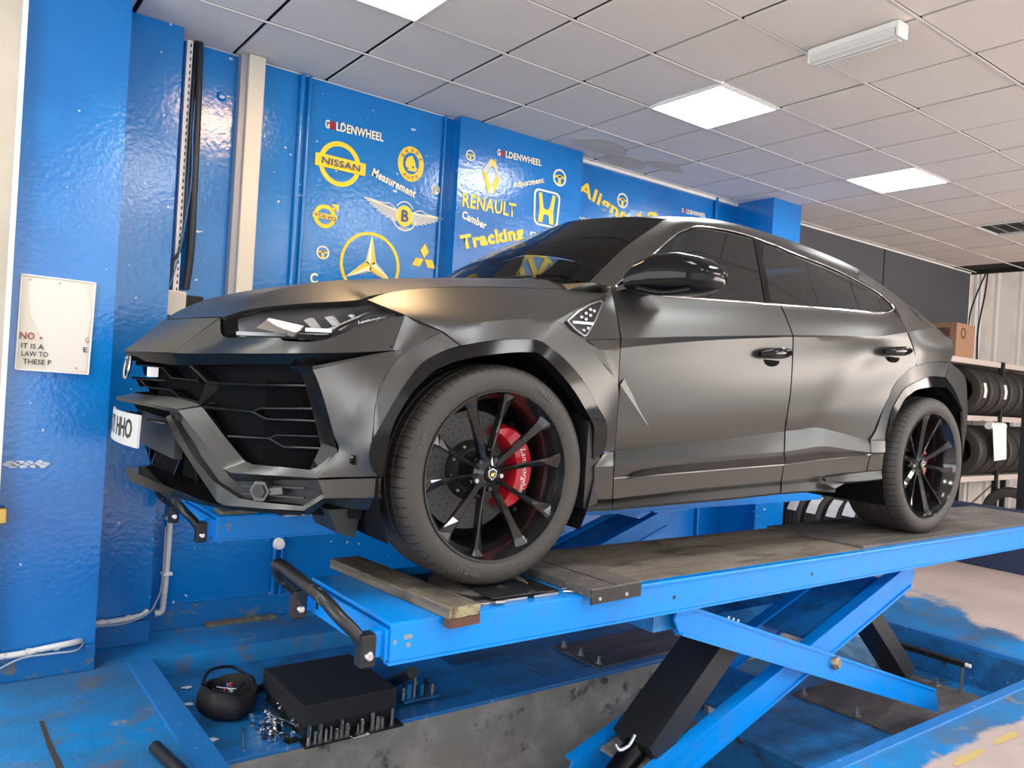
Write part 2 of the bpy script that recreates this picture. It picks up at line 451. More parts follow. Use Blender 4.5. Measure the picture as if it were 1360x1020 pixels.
for yy in (-.2, .2): MB().box((.05, yy-.01, -.07), (.068, yy+.01, -.03)).build('cover_clip', M_STEEL, bt)

# ================================================================== THE CAR
# car frame: X rearwards, -Y towards the camera (near side), Z up from tyre contact, origin under the front axle centre
car = empty('car', (1.6597, 3.2324, 0.8761), 'matt black coupe-style luxury SUV with red brake calipers standing on the raised blue lift', 'car', rotz=-0.0179)

def P3(rows): return [[Vector(p) for p in r] for r in rows]

def body_part(name, sections, m=M_WRAP, ku=5, kv=4, rim=0.014, gap=0.0016, parent=None, mirror=True, angle=24, shift=(0, 0, 0), straight=False, label=None):
    """sections: (rows, 'lin'|'smooth'); each row is a list of points; adjoining sections weld"""
    vs = []; fs = []
    for rows, mode in sections:
        rows = P3(rows)
        dense = []
        for r in rows:
            if straight:
                d = []
                for a, b in zip(r, r[1:]): d += [a.lerp(b, j/ku) for j in range(ku)]
                d.append(r[-1])
            else: d = catmull(r, ku)
            dense.append(d)
        n = len(dense[0]); cols = []
        for j in range(n):
            c = [d[j] for d in dense]
            if mode == 'lin' or len(c) == 2:
                cc = []
                for a, b in zip(c, c[1:]): cc += [a.lerp(b, i/kv) for i in range(kv)]
                cc.append(c[-1])
            else: cc = catmull(c, kv)
            cols.append(cc)
        b0 = len(vs); mm = len(cols[0])
        for cc in cols: vs += cc
        for j in range(n-1):
            for i in range(mm-1):
                fs.append((b0+j*mm+i, b0+(j+1)*mm+i, b0+(j+1)*mm+i+1, b0+j*mm+i+1))
    bm = bmesh.new()
    bv = [bm.verts.new(Vector(v)+Vector(shift)) for v in vs]
    for f in fs:
        try: bm.faces.new([bv[i] for i in f])
        except ValueError: pass
    bmesh.ops.remove_doubles(bm, verts=bm.verts, dist=0.0012)
    bmesh.ops.dissolve_degenerate(bm, dist=0.0002, edges=bm.edges)
    bmesh.ops.recalc_face_normals(bm, faces=bm.faces)
    # make normals point outwards (away from the car's inside)
    s = 0
    for f in bm.faces:
        c = f.calc_center_median(); s += f.normal.dot(c-Vector((1.5, 0, 0.65)))*f.calc_area()
    if s < 0: bmesh.ops.reverse_faces(bm, faces=bm.faces)
    bm.normal_update()
    bed = [e for e in bm.edges if len(e.link_faces) == 1]
    if gap:
        mv = {}
        for e in bed:
            f = e.link_faces[0]; mid = (e.verts[0].co+e.verts[1].co)/2
            inn = f.normal.cross((e.verts[1].co-e.verts[0].co).normalized())
            if inn.dot(f.calc_center_median()-mid) < 0: inn = -inn
            for v in e.verts: mv.setdefault(v, []).append(inn)
        for v, l in mv.items():
            d = Vector((0, 0, 0))
            for q in l: d += q
            if d.length > 1e-6: v.co += d.normalized()*gap
    if rim:
        nv = {}
        for e in bed:
            for v in e.verts:
                if v not in nv:
                    nv[v] = bm.verts.new(v.co-v.normal*rim)
        for e in bed:
            a, b = e.verts
            l = e.link_loops[0]
            if l.vert is not a: a, b = b, a
            try: bm.faces.new((b, a, nv[a], nv[b]))
            except ValueError: pass
    me = bpy.data.meshes.new(name)
    bm.to_mesh(me); bm.free()
    me.materials.append(m)
    me.polygons.foreach_set('use_smooth', [True]*len(me.polygons))
    me.set_sharp_from_angle(angle=math.radians(angle))
    o = link(bpy.data.objects.new(name, me), parent or car)
    if label: o['label'] = label
    res = [o]
    if mirror:
        me2 = me.copy()
        for v in me2.vertices: v.co.y = -v.co.y
        me2.flip_normals(); me2.update()
        o2 = link(bpy.data.objects.new(name, me2), parent or car)
        if label: o2['label'] = label
        res.append(o2)
    return res

def mirrored(o, parent=None):
    me2 = o.data.copy()
    for v in me2.vertices: v.co.y = -v.co.y
    me2.flip_normals(); me2.update()
    o2 = link(bpy.data.objects.new(o.name.split('.')[0], me2), parent or o.parent)
    return o2

def arch_rows(row, zb, xb, n=4):
    """from a near-side row to its far-side mirror, bulging up by zb and forward by xb at the centre"""
    out = []
    for i in range(2*n+1):
        t = 1-i/n                      # 1 near .. -1 far
        k = 1-abs(t)**2.2
        out.append([(p[0]+xb*k, p[1]*t, p[2]+zb*k) for p in row])
    return out

# ---- doors (near side from the photograph's lines, far side mirrored)
fd_L9 = [(0.563,-0.895,1.133),(0.661,-0.9,1.129),(0.967,-0.9,1.135),(1.291,-0.9,1.154),(1.659,-0.9,1.176)]
fd_L8 = [(0.547,-0.985,0.922),(0.649,-0.985,0.933),(0.889,-0.985,0.958),(1.201,-0.985,0.987),(1.65,-0.985,1.029)]
fd_L7 = [(0.568,-0.962,0.885),(0.675,-0.962,0.902),(0.913,-0.965,0.936),(1.221,-0.97,0.974),(1.664,-0.978,1.021)]
fd_L6 = [(0.606,-0.923,0.471),(0.748,-0.924,0.482),(0.995,-0.925,0.501),(1.317,-0.926,0.527),(1.719,-0.926,0.568)]
fd_L5 = [(0.546,-0.991,0.421),(0.686,-0.991,0.431),(0.928,-0.991,0.444),(1.243,-0.991,0.457),(1.63,-0.991,0.475)]
fd_L3 = [(0.564,-0.972,0.369),(0.709,-0.972,0.375),(0.954,-0.972,0.384),(1.272,-0.972,0.397),(1.663,-0.972,0.411)]
fd_L2 = [(0.583,-0.955,0.285),(0.733,-0.955,0.293),(0.98,-0.955,0.306),(1.301,-0.955,0.318),(1.672,-0.955,0.33)]
fd_L1 = [(0.601,-0.937,0.275),(0.752,-0.937,0.282),(1.001,-0.937,0.293),(1.325,-0.937,0.305),(1.699,-0.937,0.316)]
fd_L0 = [(0.563,-0.979,0.252),(0.712,-0.979,0.256),(0.957,-0.979,0.26),(1.276,-0.979,0.266),(1.641,-0.979,0.278)]
body_part('front_door', [
    ([fd_L9, [(0.549,-0.948,1.026),(0.656,-0.948,1.031),(0.921,-0.948,1.048),(1.239,-0.948,1.069),(1.652,-0.948,1.101)], fd_L8], 'smooth'),
    ([fd_L8, fd_L7], 'lin'),
    ([fd_L7, [(0.566,-0.964,0.803),(0.678,-0.966,0.816),(0.918,-0.968,0.84),(1.233,-0.968,0.869),(1.684,-0.968,0.912)],
      [(0.574,-0.96,0.683),(0.691,-0.963,0.694),(0.932,-0.965,0.716),(1.247,-0.966,0.742),(1.688,-0.966,0.783)],
      [(0.584,-0.949,0.563),(0.712,-0.952,0.577),(0.953,-0.955,0.601),(1.272,-0.955,0.627),(1.691,-0.955,0.666)], fd_L6], 'smooth'),
    ([fd_L6, fd_L5], 'lin'), ([fd_L5, fd_L3], 'lin'), ([fd_L3, fd_L2], 'lin'), ([fd_L2, fd_L1], 'lin'), ([fd_L1, fd_L0], 'lin')])

rd_L9 = [(1.667,-0.9,1.177),(1.981,-0.9,1.193),(2.337,-0.9,1.212),(2.592,-0.89,1.228),(2.743,-0.87,1.263)]
rd_L8 = [(1.656,-0.985,1.029),(1.942,-0.985,1.051),(2.279,-0.985,1.074),(2.458,-0.99,1.093),(2.669,-0.995,1.131)]
rd_L7 = [(1.67,-0.978,1.02),(1.951,-0.98,1.043),(2.28,-0.985,1.067),(2.46,-0.99,1.083),(2.675,-0.997,1.115)]
rd_L6 = [(1.722,-0.928,0.568),(1.851,-0.927,0.577),(1.993,-0.925,0.589),(2.227,-0.945,0.559),(2.423,-0.962,0.532)]
rd_L5 = [(1.636,-0.991,0.475),(1.79,-0.991,0.489),(1.952,-0.991,0.502),(2.151,-0.996,0.486),(2.366,-0.999,0.47)]
rd_L3 = [(1.666,-0.972,0.411),(1.825,-0.972,0.422),(1.989,-0.972,0.434),(2.185,-0.978,0.445),(2.391,-0.985,0.458)]
rd_L2 = [(1.678,-0.955,0.329),(1.847,-0.955,0.337),(2.018,-0.955,0.344),(2.209,-0.957,0.354),(2.401,-0.96,0.365)]
rd_L1 = [(1.705,-0.937,0.315),(1.838,-0.937,0.318),(1.977,-0.937,0.32),(2.069,-0.942,0.303),(2.143,-0.952,0.279)]
rd_L0 = [(1.646,-0.979,0.278),(1.78,-0.979,0.279),(1.917,-0.979,0.28),(2.014,-0.979,0.279),(2.1,-0.979,0.279)]
body_part('rear_door', [
    ([rd_L9, [(1.658,-0.948,1.102),(1.96,-0.948,1.121),(2.299,-0.948,1.143),(2.542,-0.948,1.162),(2.71,-0.94,1.19)], rd_L8], 'smooth'),
    ([rd_L8, rd_L7], 'lin'),
    ([rd_L7, [(1.69,-0.968,0.913),(1.981,-0.967,0.947),(2.299,-0.966,0.993),(2.506,-0.985,1.02),(2.728,-1.003,1.04)],
      [(1.694,-0.966,0.783),(1.922,-0.964,0.816),(2.173,-0.962,0.859),(2.444,-0.985,0.906),(2.754,-1.008,0.95)],
      [(1.697,-0.955,0.667),(1.868,-0.954,0.69),(2.075,-0.952,0.727),(2.321,-0.972,0.768),(2.586,-0.995,0.833)],
      [(1.702,-0.947,0.615),(1.855,-0.946,0.633),(2.022,-0.944,0.656),(2.257,-0.962,0.663),(2.483,-0.985,0.695)], rd_L6], 'smooth'),
    ([rd_L6, rd_L5], 'lin'), ([rd_L5, rd_L3], 'lin'), ([rd_L3, rd_L2], 'lin'), ([rd_L2, rd_L1], 'lin'), ([rd_L1, rd_L0], 'lin')])
body_part('rear_sill_end', [([[(2.409,-0.972,0.533),(2.532,-0.985,0.533)], [(2.38,-0.993,0.469),(2.515,-0.998,0.471)], [(2.395,-0.985,0.458),(2.516,-0.99,0.462)], [(2.409,-0.96,0.365),(2.552,-0.965,0.371)]], 'lin'),
    ([[(2.011,-0.96,0.341),(2.196,-0.965,0.354),(2.393,-0.965,0.364),(2.548,-0.965,0.37)], [(1.991,-0.99,0.334),(2.142,-1,0.321),(2.337,-1,0.322),(2.498,-1,0.328)]], 'lin')])
# silver bead standing in for the highlight along the pressed door-bottom edge
for q_ in (fd_L3, rd_L3):
    mirrored(MB().tube([Vector(p)+Vector((0, -.001, 0)) for p in q_], .0028, 6, smooth=3).build('edge_highlight_bead', M_LAMPGREY, car, 60))
# glossy blade let into the door bottoms
TRIM = [([[(0.63,-0.976,0.371),(0.706,-0.982,0.396),(0.938,-0.984,0.415),(1.254,-0.984,0.431),(1.64,-0.984,0.451)], [(0.626,-0.98,0.37),(0.727,-0.98,0.377),(0.945,-0.98,0.389),(1.262,-0.98,0.402),(1.652,-0.98,0.416)]], 'lin')]
body_part('door_trim_blade', TRIM, M_GLOSS, shift=(0, -0.006, 0), rim=0.008, gap=0)
body_part('door_trim_blade', [([[(1.648,-0.984,0.451),(1.803,-0.984,0.462),(1.966,-0.984,0.475),(2.166,-0.988,0.467),(2.354,-0.99,0.457)], [(1.657,-0.98,0.416),(1.813,-0.98,0.427),(1.976,-0.98,0.439),(2.173,-0.985,0.446),(2.354,-0.99,0.455)]], 'lin')], M_GLOSS, shift=(0, -0.006, 0), rim=0.008, gap=0)

# crease running down from the fender into the front door
_A = Vector((0.568,-0.968,0.74)); _B = Vector((0.764,-0.953,0.572)); _C = Vector((0.584,-0.951,0.593)); _D = Vector((0.594,-0.966,0.766))
_cr = MB().add([_A+Vector((0, -.006, 0)), _B+Vector((0, -.001, 0)), _C+Vector((0, -.001, 0)), _D+Vector((0, -.001, 0))], [(0, 1, 3), (0, 2, 1)]).build('door_crease', M_WRAP, car)
mirrored(_cr)
# ---- front fender
ff_r3 = [(-0.241,-0.95,0.881),(-0.21,-0.953,0.893),(-0.109,-0.96,0.923),(-0.017,-0.963,0.94),(0.063,-0.965,0.952),(0.15,-0.963,0.96),(0.234,-0.963,0.964)]
ff = [([[(-0.416,-0.71,0.982),(-0.322,-0.71,1.02),(-0.155,-0.71,1.056),(0.057,-0.715,1.082),(0.265,-0.725,1.103),(0.466,-0.74,1.119),(0.578,-0.81,1.117)],
        [(-0.387,-0.8,0.955),(-0.292,-0.8,0.978),(-0.147,-0.81,1.004),(0.028,-0.815,1.029),(0.194,-0.825,1.05),(0.386,-0.84,1.076),(0.548,-0.885,1.103)],
        [(-0.355,-0.88,0.93),(-0.28,-0.89,0.934),(-0.151,-0.9,0.952),(-0.009,-0.9,0.98),(0.132,-0.9,1),(0.258,-0.91,1.018),(0.387,-0.92,1.034)], ff_r3], 'smooth'),
      ([ff_r3, [(-0.199,-1,0.837),(-0.175,-1,0.841),(-0.115,-1,0.855),(-0.038,-1,0.869),(0.043,-1,0.878),(0.097,-1,0.881),(0.145,-1,0.877)]], 'lin'),
      ([[(0.234,-0.963,0.964),(0.304,-0.966,0.932),(0.378,-0.97,0.901),(0.46,-0.98,0.82),(0.56,-0.97,0.737),(0.581,-0.952,0.587),(0.592,-0.938,0.473)],
        [(0.145,-1,0.877),(0.199,-1,0.851),(0.255,-1,0.82),(0.341,-1,0.754),(0.426,-0.998,0.658),(0.499,-0.985,0.579),(0.514,-0.965,0.474)]], 'lin'),
      ([[(0.378,-0.97,0.901),(0.431,-0.963,0.882),(0.472,-0.962,0.871),(0.566,-0.962,0.884)], [(0.419,-0.974,0.861),(0.456,-0.968,0.855),(0.505,-0.964,0.844),(0.565,-0.964,0.818)], [(0.46,-0.98,0.82),(0.494,-0.975,0.799),(0.529,-0.97,0.774),(0.562,-0.968,0.737)]], 'smooth'),
      ([[(0.379,-0.968,0.902),(0.456,-0.976,0.911),(0.543,-0.985,0.92)], [(0.431,-0.963,0.882),(0.472,-0.962,0.871),(0.567,-0.961,0.884)]], 'lin'),
      ([[(0.548,-0.885,1.103),(0.562,-0.892,1.131)], [(0.505,-0.905,1.05),(0.553,-0.935,1.042)], [(0.459,-0.93,1),(0.547,-0.96,0.99)], [(0.379,-0.968,0.902),(0.543,-0.985,0.921)]], 'smooth'),
      ([[(0.517,-0.962,0.472),(0.588,-0.938,0.472)], [(0.452,-0.978,0.417),(0.55,-0.985,0.42)], [(0.465,-0.968,0.365),(0.562,-0.972,0.368)], [(0.469,-0.953,0.287),(0.58,-0.955,0.285)], [(0.48,-0.933,0.272),(0.6,-0.935,0.275)], [(0.443,-0.968,0.253),(0.564,-0.975,0.251)]], 'lin')]
body_part('front_fender', ff)
body_part('fender_vent_surround', [([[(0.234,-0.963,0.964),(0.387,-0.92,1.034),(0.548,-0.885,1.103)], [(0.304,-0.966,0.932),(0.383,-0.945,0.966),(0.459,-0.93,1)], [(0.376,-0.968,0.901),(0.377,-0.968,0.901),(0.379,-0.968,0.902)]], 'lin')], gap=0, rim=0.02)
vent_out = [(0.282,-0.962,0.967),(0.353,-0.935,1.013),(0.433,-0.915,1.05),(0.5,-0.9,1.071),(0.511,-0.9,1.063),(0.448,-0.935,0.984),(0.381,-0.965,0.919),(0.365,-0.966,0.915),(0.319,-0.965,0.937)]
def frame_strip(name, loop, w, m, parent, off=(0, -0.008, 0), th=0.01):
    """closed frame along a loop, w wide inwards"""
    L = [Vector(p)+Vector(off) for p in loop]; c = sum(L, Vector())/len(L)
    inn = [p+(c-p).normalized()*w for p in L]
    n = len(L); d = Vector((0, th, 0))
    vs = L+inn+[p+d for p in L]+[p+d for p in inn]; fs = []
    for i in range(n):
        j = (i+1) % n
        fs += [(i, j, n+j, n+i), (i, 2*n+i, 2*n+j, j), (n+i, n+j, 3*n+j, 3*n+i)]
    o = mesh_obj(name, vs, fs, m, parent)
    bm = bmesh.new(); bm.from_mesh(o.data); bmesh.ops.recalc_face_normals(bm, faces=bm.faces); bm.to_mesh(o.data); bm.free()
    return o
v1 = MB().prism([Vector(p)+Vector((0, -0.004, 0)) for p in vent_out], (0, 0.003, 0)).build('fender_vent', M_BLACKPRINT, car)
mirrored(v1)
for fr in (frame_strip('vent_frame', vent_out, 0.007, M_LAMPGREY, v1),): fr['label'] = 'silver vent frame'
mb = MB()
mb.bar(Vector((0.31,-0.955,0.965))+Vector((0, -.012, 0)), Vector((0.425,-0.94,0.97))+Vector((0, -.010, 0)), 0.006, 0.009)
for (u_, v_) in ():
    pass
mb.build('vent_blade', M_LAMPGREY, v1)['label'] = 'bright bar across the vent'
mb = MB()
for q in ((0.366,-0.945,0.99), (0.396,-0.935,1.008), (0.426,-0.925,1.026), (0.389,-0.945,0.984), (0.419,-0.935,1.002), (0.45,-0.92,1.023), (0.35,-0.955,0.94), (0.372,-0.955,0.939), (0.399,-0.95,0.95)):
    q = Vector(q)+Vector((0, -0.007, 0))
    mb.prism([q+Vector((0.008*math.cos(t), 0, 0.006*math.sin(t))) for t in [k*PI/3 for k in range(6)]], (0, .004, 0))
o = mb.build('vent_mesh', M_LAMPGREY, v1); o['kind'] = 'stuff'

# ---- rear quarter, C pillar, tailgate
E_row = [(2.776,-0.62,1.521),(3.033,-0.63,1.455),(3.27,-0.64,1.383),(3.367,-0.7,1.296),(3.283,-0.84,1.2)]
rq_T = [(2.532,-0.985,0.533),(2.531,-0.99,0.595),(2.537,-1.005,0.697),(2.62,-1.012,0.803),(2.683,-1.014,0.838),(2.759,-1.015,0.863),(2.914,-1.01,0.9),(3.138,-0.985,0.907)]
body_part('rear_quarter', [
    ([[(2.667,-0.69,1.442),(2.743,-0.76,1.381),(2.762,-0.86,1.296),(2.718,-0.94,1.191),(2.669,-0.995,1.131)], E_row], 'lin'),
    ([[(2.677,-0.995,1.131),(2.872,-0.96,1.162),(3.283,-0.84,1.2),(3.528,-0.83,1.156)], [(2.737,-1.003,1.041),(2.855,-1,1.062),(3.126,-0.95,1.087),(3.461,-0.87,1.089)], [(2.762,-1.008,0.951),(2.882,-1,0.975),(3.087,-0.97,0.996),(3.327,-0.92,1.004)]], 'smooth'),
    ([[(2.406,-0.972,0.533),(2.451,-0.976,0.592),(2.496,-0.985,0.711),(2.564,-0.995,0.828),(2.654,-1,0.905),(2.754,-1.008,0.95),(2.996,-0.985,0.99),(3.327,-0.92,1.004)], rq_T], 'lin')])
rb_B = [(3.327,-0.92,1.004),(3.649,-0.86,0.935),(3.725,-0.85,0.794),(3.72,-0.86,0.625),(3.587,-0.9,0.357)]
body_part('rear_bumper', [
    ([[(3.143,-0.985,0.907),(3.288,-0.975,0.829),(3.418,-0.965,0.72),(3.456,-0.96,0.583),(3.44,-0.95,0.351)], rb_B], 'lin'),
    ([rb_B, [(3.95, -.55, .98), (3.99, -.55, .85), (4.03, -.55, .65), (4.03, -.55, .5), (3.9, -.55, .32)], [(4.0, 0, .98), (4.03, 0, .85), (4.06, 0, .65), (4.06, 0, .5), (3.95, 0, .32)]], 'smooth')], gap=0.001)
tg = [[(2.776,-0.62,1.521),(3.27,-0.64,1.383),(3.283,-0.84,1.2),(3.528,-0.83,1.156),(3.327,-0.92,1.004)],
      [(2.95, -.45, 1.55), (3.55, -.5, 1.38), (3.8, -.6, 1.22), (3.93, -.6, 1.12), (3.95, -.55, .98)],
      [(3.0, 0, 1.58), (3.65, 0, 1.42), (3.9, 0, 1.24), (4.0, 0, 1.12), (4.0, 0, .98)]]
body_part('tailgate', [(tg, 'smooth')], M_WRAP, gap=0.001)

# ---- side rail (A pillar + roof rail), roof, windscreen
rail_in = [(0.59,-0.885,1.141),(0.858,-0.79,1.303),(1.087,-0.72,1.446),(1.191,-0.7,1.495),(1.295,-0.69,1.526),(1.55,-0.685,1.544),(1.822,-0.685,1.531),(2.099,-0.685,1.503),(2.45,-0.69,1.468),(2.667,-0.69,1.442)]
rail_mid = [(0.555,-0.86,1.142),(0.827,-0.755,1.318),(1.053,-0.69,1.461),(1.175,-0.665,1.527),(1.289,-0.655,1.556),(1.556,-0.65,1.577),(1.86,-0.65,1.567),(2.146,-0.655,1.543),(2.493,-0.66,1.508),(2.704,-0.665,1.481)]
rail_out = [(0.526,-0.8,1.156),(0.796,-0.7,1.341),(1.054,-0.62,1.488),(1.166,-0.59,1.55),(1.28,-0.58,1.581),(1.586,-0.58,1.613),(1.944,-0.59,1.607),(2.236,-0.6,1.587),(2.569,-0.61,1.553),(2.776,-0.62,1.521)]
body_part('roof_rail', [([rail_in, rail_mid, rail_out], 'smooth')], gap=0, angle=40)
roof = arch_rows(rail_out[3:], 0.05, 0.0)
roof = [[(p[0]-(0.10*(1-abs(p[1])/0.62) if j == 0 else 0), p[1], p[2]) for j, p in enumerate(r)] for r in roof]
body_part('roof', [(roof, 'smooth')], gap=0, mirror=False, rim=0, angle=50)
ws = arch_rows(rail_out[:4], 0.035, -0.13)
body_part('windscreen', [(ws, 'smooth')], M_GLASS_WS, gap=0, mirror=False, rim=0, angle=60, label='clear windscreen')
cowl = arch_rows([(0.466,-0.74,1.119),(0.526,-0.8,1.154)], 0.0, -0.10)
body_part('cowl_panel', [(cowl, 'smooth')], M_PLASTIC, gap=0, mirror=False, rim=0, angle=60)
body_part('pillar_foot', [([[(0.466,-0.74,1.119),(0.5,-0.77,1.139),(0.526,-0.8,1.154)], [(0.578,-0.81,1.117),(0.562,-0.84,1.13),(0.555,-0.86,1.142)], [(0.548,-0.885,1.103),(0.563,-0.893,1.133),(0.588,-0.887,1.141)]], 'lin')], gap=0)

# ---- side windows with bright beading
w_bot = [(0.61,-0.895,1.137),(0.722,-0.895,1.132),(0.972,-0.895,1.141),(1.244,-0.895,1.156),(1.566,-0.895,1.176)]
w_top = [(0.631,-0.88,1.156),(0.868,-0.79,1.296),(1.098,-0.72,1.439),(1.322,-0.69,1.519),(1.717,-0.685,1.531)]
_w = body_part('front_side_window', [([w_bot, w_top], 'lin')], M_GLASS_SIDE, gap=0, rim=0, label='dark tinted side glass', kv=6)
_w[1].data.materials[0] = M_GLASS_FAR; _w[1]['label'] = 'lightly tinted side glass'
body_part('rear_side_window', [([[(1.589,-0.895,1.177),(1.937,-0.895,1.195),(2.277,-0.893,1.214),(2.547,-0.885,1.232),(2.711,-0.87,1.264)], [(1.736,-0.685,1.53),(2.1,-0.685,1.493),(2.451,-0.69,1.457),(2.729,-0.75,1.38),(2.752,-0.85,1.297)]], 'lin')], M_GLASS_SIDE, gap=0, rim=0, label='dark tinted side glass', kv=6)
body_part('window_pillar', [([[(1.548,-0.9,1.175),(1.594,-0.9,1.177)], [(1.699,-0.69,1.529),(1.742,-0.69,1.528)]], 'lin')], M_GLOSS, gap=0, rim=.01)
for pts, nm in (([(0.576,-0.9,1.137),(0.667,-0.903,1.129),(0.963,-0.903,1.135),(1.287,-0.903,1.154),(1.654,-0.903,1.176),(1.976,-0.903,1.195),(2.332,-0.903,1.213),(2.583,-0.895,1.229),(2.73,-0.875,1.264),(2.734,-0.86,1.297)], 'belt_moulding'),
                ([(0.589,-0.89,1.142),(0.858,-0.795,1.3),(1.087,-0.725,1.443),(1.191,-0.705,1.491),(1.29,-0.695,1.521),(1.544,-0.69,1.539),(1.816,-0.69,1.526),(2.092,-0.69,1.498),(2.442,-0.695,1.463),(2.72,-0.755,1.383),(2.75,-0.86,1.294)], 'window_moulding')):
    o = MB().tube(pts, 0.0055 if nm == 'belt_moulding' else 0.0035, 6, smooth=4).build(nm, M_CHROME, car, 60)
    mirrored(o)

# ---- bonnet
H0 = [(-0.847,-0.51,0.886),(-0.77,-0.575,0.919),(-0.627,-0.645,0.949),(-0.445,-0.68,0.978),(-0.375,-0.7,1.005),(-0.149,-0.7,1.058),(0.129,-0.712,1.094),(0.47,-0.735,1.121)]
H1 = [(-0.847,-0.485,0.888),(-0.784,-0.475,0.938),(-0.685,-0.46,0.993),(-0.491,-0.46,1.052),(-0.377,-0.47,1.074),(-0.151,-0.49,1.107),(0.181,-0.52,1.147),(0.603,-0.62,1.184)]
H2 = [(-.915, 0, .888), (-.865, 0, .93), (-.72, 0, 1.0), (-.45, 0, 1.075), (-.3, 0, 1.10), (-.1, 0, 1.125), (.15, 0, 1.15), (.46, 0, 1.18)]
body_part('bonnet', [([H0, H1], 'lin'), ([H1, H2], 'lin')], gap=0.0015, angle=15)

# ---- front bumper: nose, brow, cheek, wheel-arch band
nose_b = [(-1.06, 0, .754), (-1.013,-0.17,0.754), (-0.956,-0.32,0.755)]
body_part('bumper_nose', [([[(-.925, 0, .884), (-0.892,-0.23,0.886), (-0.848,-0.47,0.885)], nose_b], 'lin')], gap=0.001, rim=.02)
body_part('bumper_brow', [([[(-0.845,-0.47,0.885),(-0.846,-0.53,0.819),(-0.778,-0.62,0.82),(-0.713,-0.69,0.824),(-0.697,-0.71,0.815),(-0.61,-0.79,0.822),(-0.503,-0.84,0.872),(-0.355,-0.88,0.927)],
                            [(-0.956,-0.32,0.755),(-0.898,-0.41,0.758),(-0.823,-0.53,0.764),(-0.756,-0.64,0.769),(-0.712,-0.71,0.773),(-0.65,-0.8,0.779),(-0.542,-0.88,0.789),(-0.421,-0.938,0.805)]], 'lin')], gap=0, rim=0.01)
body_part('bumper_cheek', [
    ([[(-0.353,-0.88,0.929),(-0.301,-0.905,0.906),(-0.246,-0.95,0.879)], [(-0.39,-0.912,0.865),(-0.354,-0.93,0.855),(-0.319,-0.955,0.844)], [(-0.422,-0.94,0.805),(-0.401,-0.947,0.804),(-0.384,-0.957,0.803)]], 'smooth'),
    ([[(-0.635,-0.8,0.738),(-0.571,-0.86,0.76),(-0.489,-0.908,0.785),(-0.421,-0.938,0.803)], [(-0.64,-0.815,0.726),(-0.574,-0.87,0.748),(-0.492,-0.915,0.776),(-0.422,-0.94,0.802)]], 'lin'),
    ([[(-0.642,-0.82,0.726),(-0.574,-0.87,0.75),(-0.492,-0.915,0.777),(-0.422,-0.94,0.803),(-0.384,-0.957,0.803)], [(-0.628,-0.83,0.693),(-0.574,-0.875,0.709),(-0.517,-0.92,0.726),(-0.474,-0.95,0.741),(-0.436,-0.968,0.751)],
      [(-0.612,-0.842,0.646),(-0.573,-0.88,0.656),(-0.534,-0.92,0.669),(-0.502,-0.95,0.682),(-0.469,-0.972,0.694)], [(-0.592,-0.853,0.581),(-0.565,-0.885,0.589),(-0.54,-0.92,0.599),(-0.513,-0.945,0.614),(-0.484,-0.972,0.643)],
      [(-0.574,-0.862,0.519),(-0.553,-0.89,0.524),(-0.531,-0.92,0.532),(-0.509,-0.945,0.542),(-0.488,-0.97,0.556)], [(-0.559,-0.87,0.464),(-0.541,-0.895,0.464),(-0.524,-0.92,0.464),(-0.504,-0.945,0.465),(-0.488,-0.972,0.465)],
      [(-0.613,-0.84,0.378),(-0.564,-0.87,0.383),(-0.525,-0.9,0.387),(-0.489,-0.935,0.392),(-0.451,-0.97,0.397)]], 'smooth'),
    ([[(-0.246,-0.95,0.879),(-0.319,-0.955,0.844),(-0.384,-0.957,0.803),(-0.436,-0.968,0.751),(-0.469,-0.972,0.694),(-0.484,-0.972,0.643),(-0.488,-0.97,0.556),(-0.488,-0.972,0.465)],
      [(-0.202,-1,0.836),(-0.262,-1,0.815),(-0.339,-1,0.772),(-0.39,-1,0.711),(-0.43,-0.998,0.644),(-0.467,-0.99,0.57),(-0.489,-0.98,0.502),(-0.486,-0.975,0.461)]], 'lin')], gap=0.001)
body_part('bumper_side_skirt', [([[(-0.61,-0.84,0.373),(-0.53,-0.9,0.383),(-0.448,-0.965,0.392)], [(-0.59,-0.85,0.317),(-0.516,-0.9,0.323),(-0.441,-0.955,0.329)]], 'lin'),
    ([[(-0.59,-0.85,0.317),(-0.516,-0.9,0.323),(-0.441,-0.955,0.329)], [(-0.562,-0.8,0.289),(-0.495,-0.86,0.276),(-0.411,-0.9,0.274)]], 'lin')])
body_part('wheel_arch_trim', [([
    [(-0.458,-0.985,0.397),(-0.491,-0.985,0.426),(-0.499,-0.99,0.498),(-0.472,-1,0.571),(-0.435,-1.006,0.644),(-0.394,-1.008,0.711),(-0.343,-1.008,0.772),(-0.267,-1.008,0.814),(-0.18,-1.008,0.838),(-0.074,-1.008,0.863),(0.054,-1.008,0.879),(0.139,-1.008,0.876),(0.248,-1.008,0.82),(0.348,-1.006,0.741),(0.421,-1.004,0.658),(0.49,-0.995,0.58),(0.506,-0.98,0.499),(0.49,-0.975,0.466),(0.452,-0.975,0.446)],
    [(-0.453,-0.99,0.4),(-0.454,-0.995,0.427),(-0.45,-1,0.48),(-0.439,-1.01,0.565),(-0.407,-1.016,0.633),(-0.381,-1.018,0.673),(-0.36,-1.018,0.696),(-0.294,-1.018,0.753),(-0.183,-1.018,0.795),(-0.05,-1.018,0.821),(0.076,-1.018,0.835),(0.135,-1.018,0.827),(0.227,-1.018,0.765),(0.302,-1.016,0.702),(0.371,-1.012,0.627),(0.42,-1,0.573),(0.435,-0.985,0.505),(0.442,-0.98,0.47),(0.447,-0.978,0.448)]], 'lin')],
    M_GLOSS, ku=3, gap=0, rim=0.045)
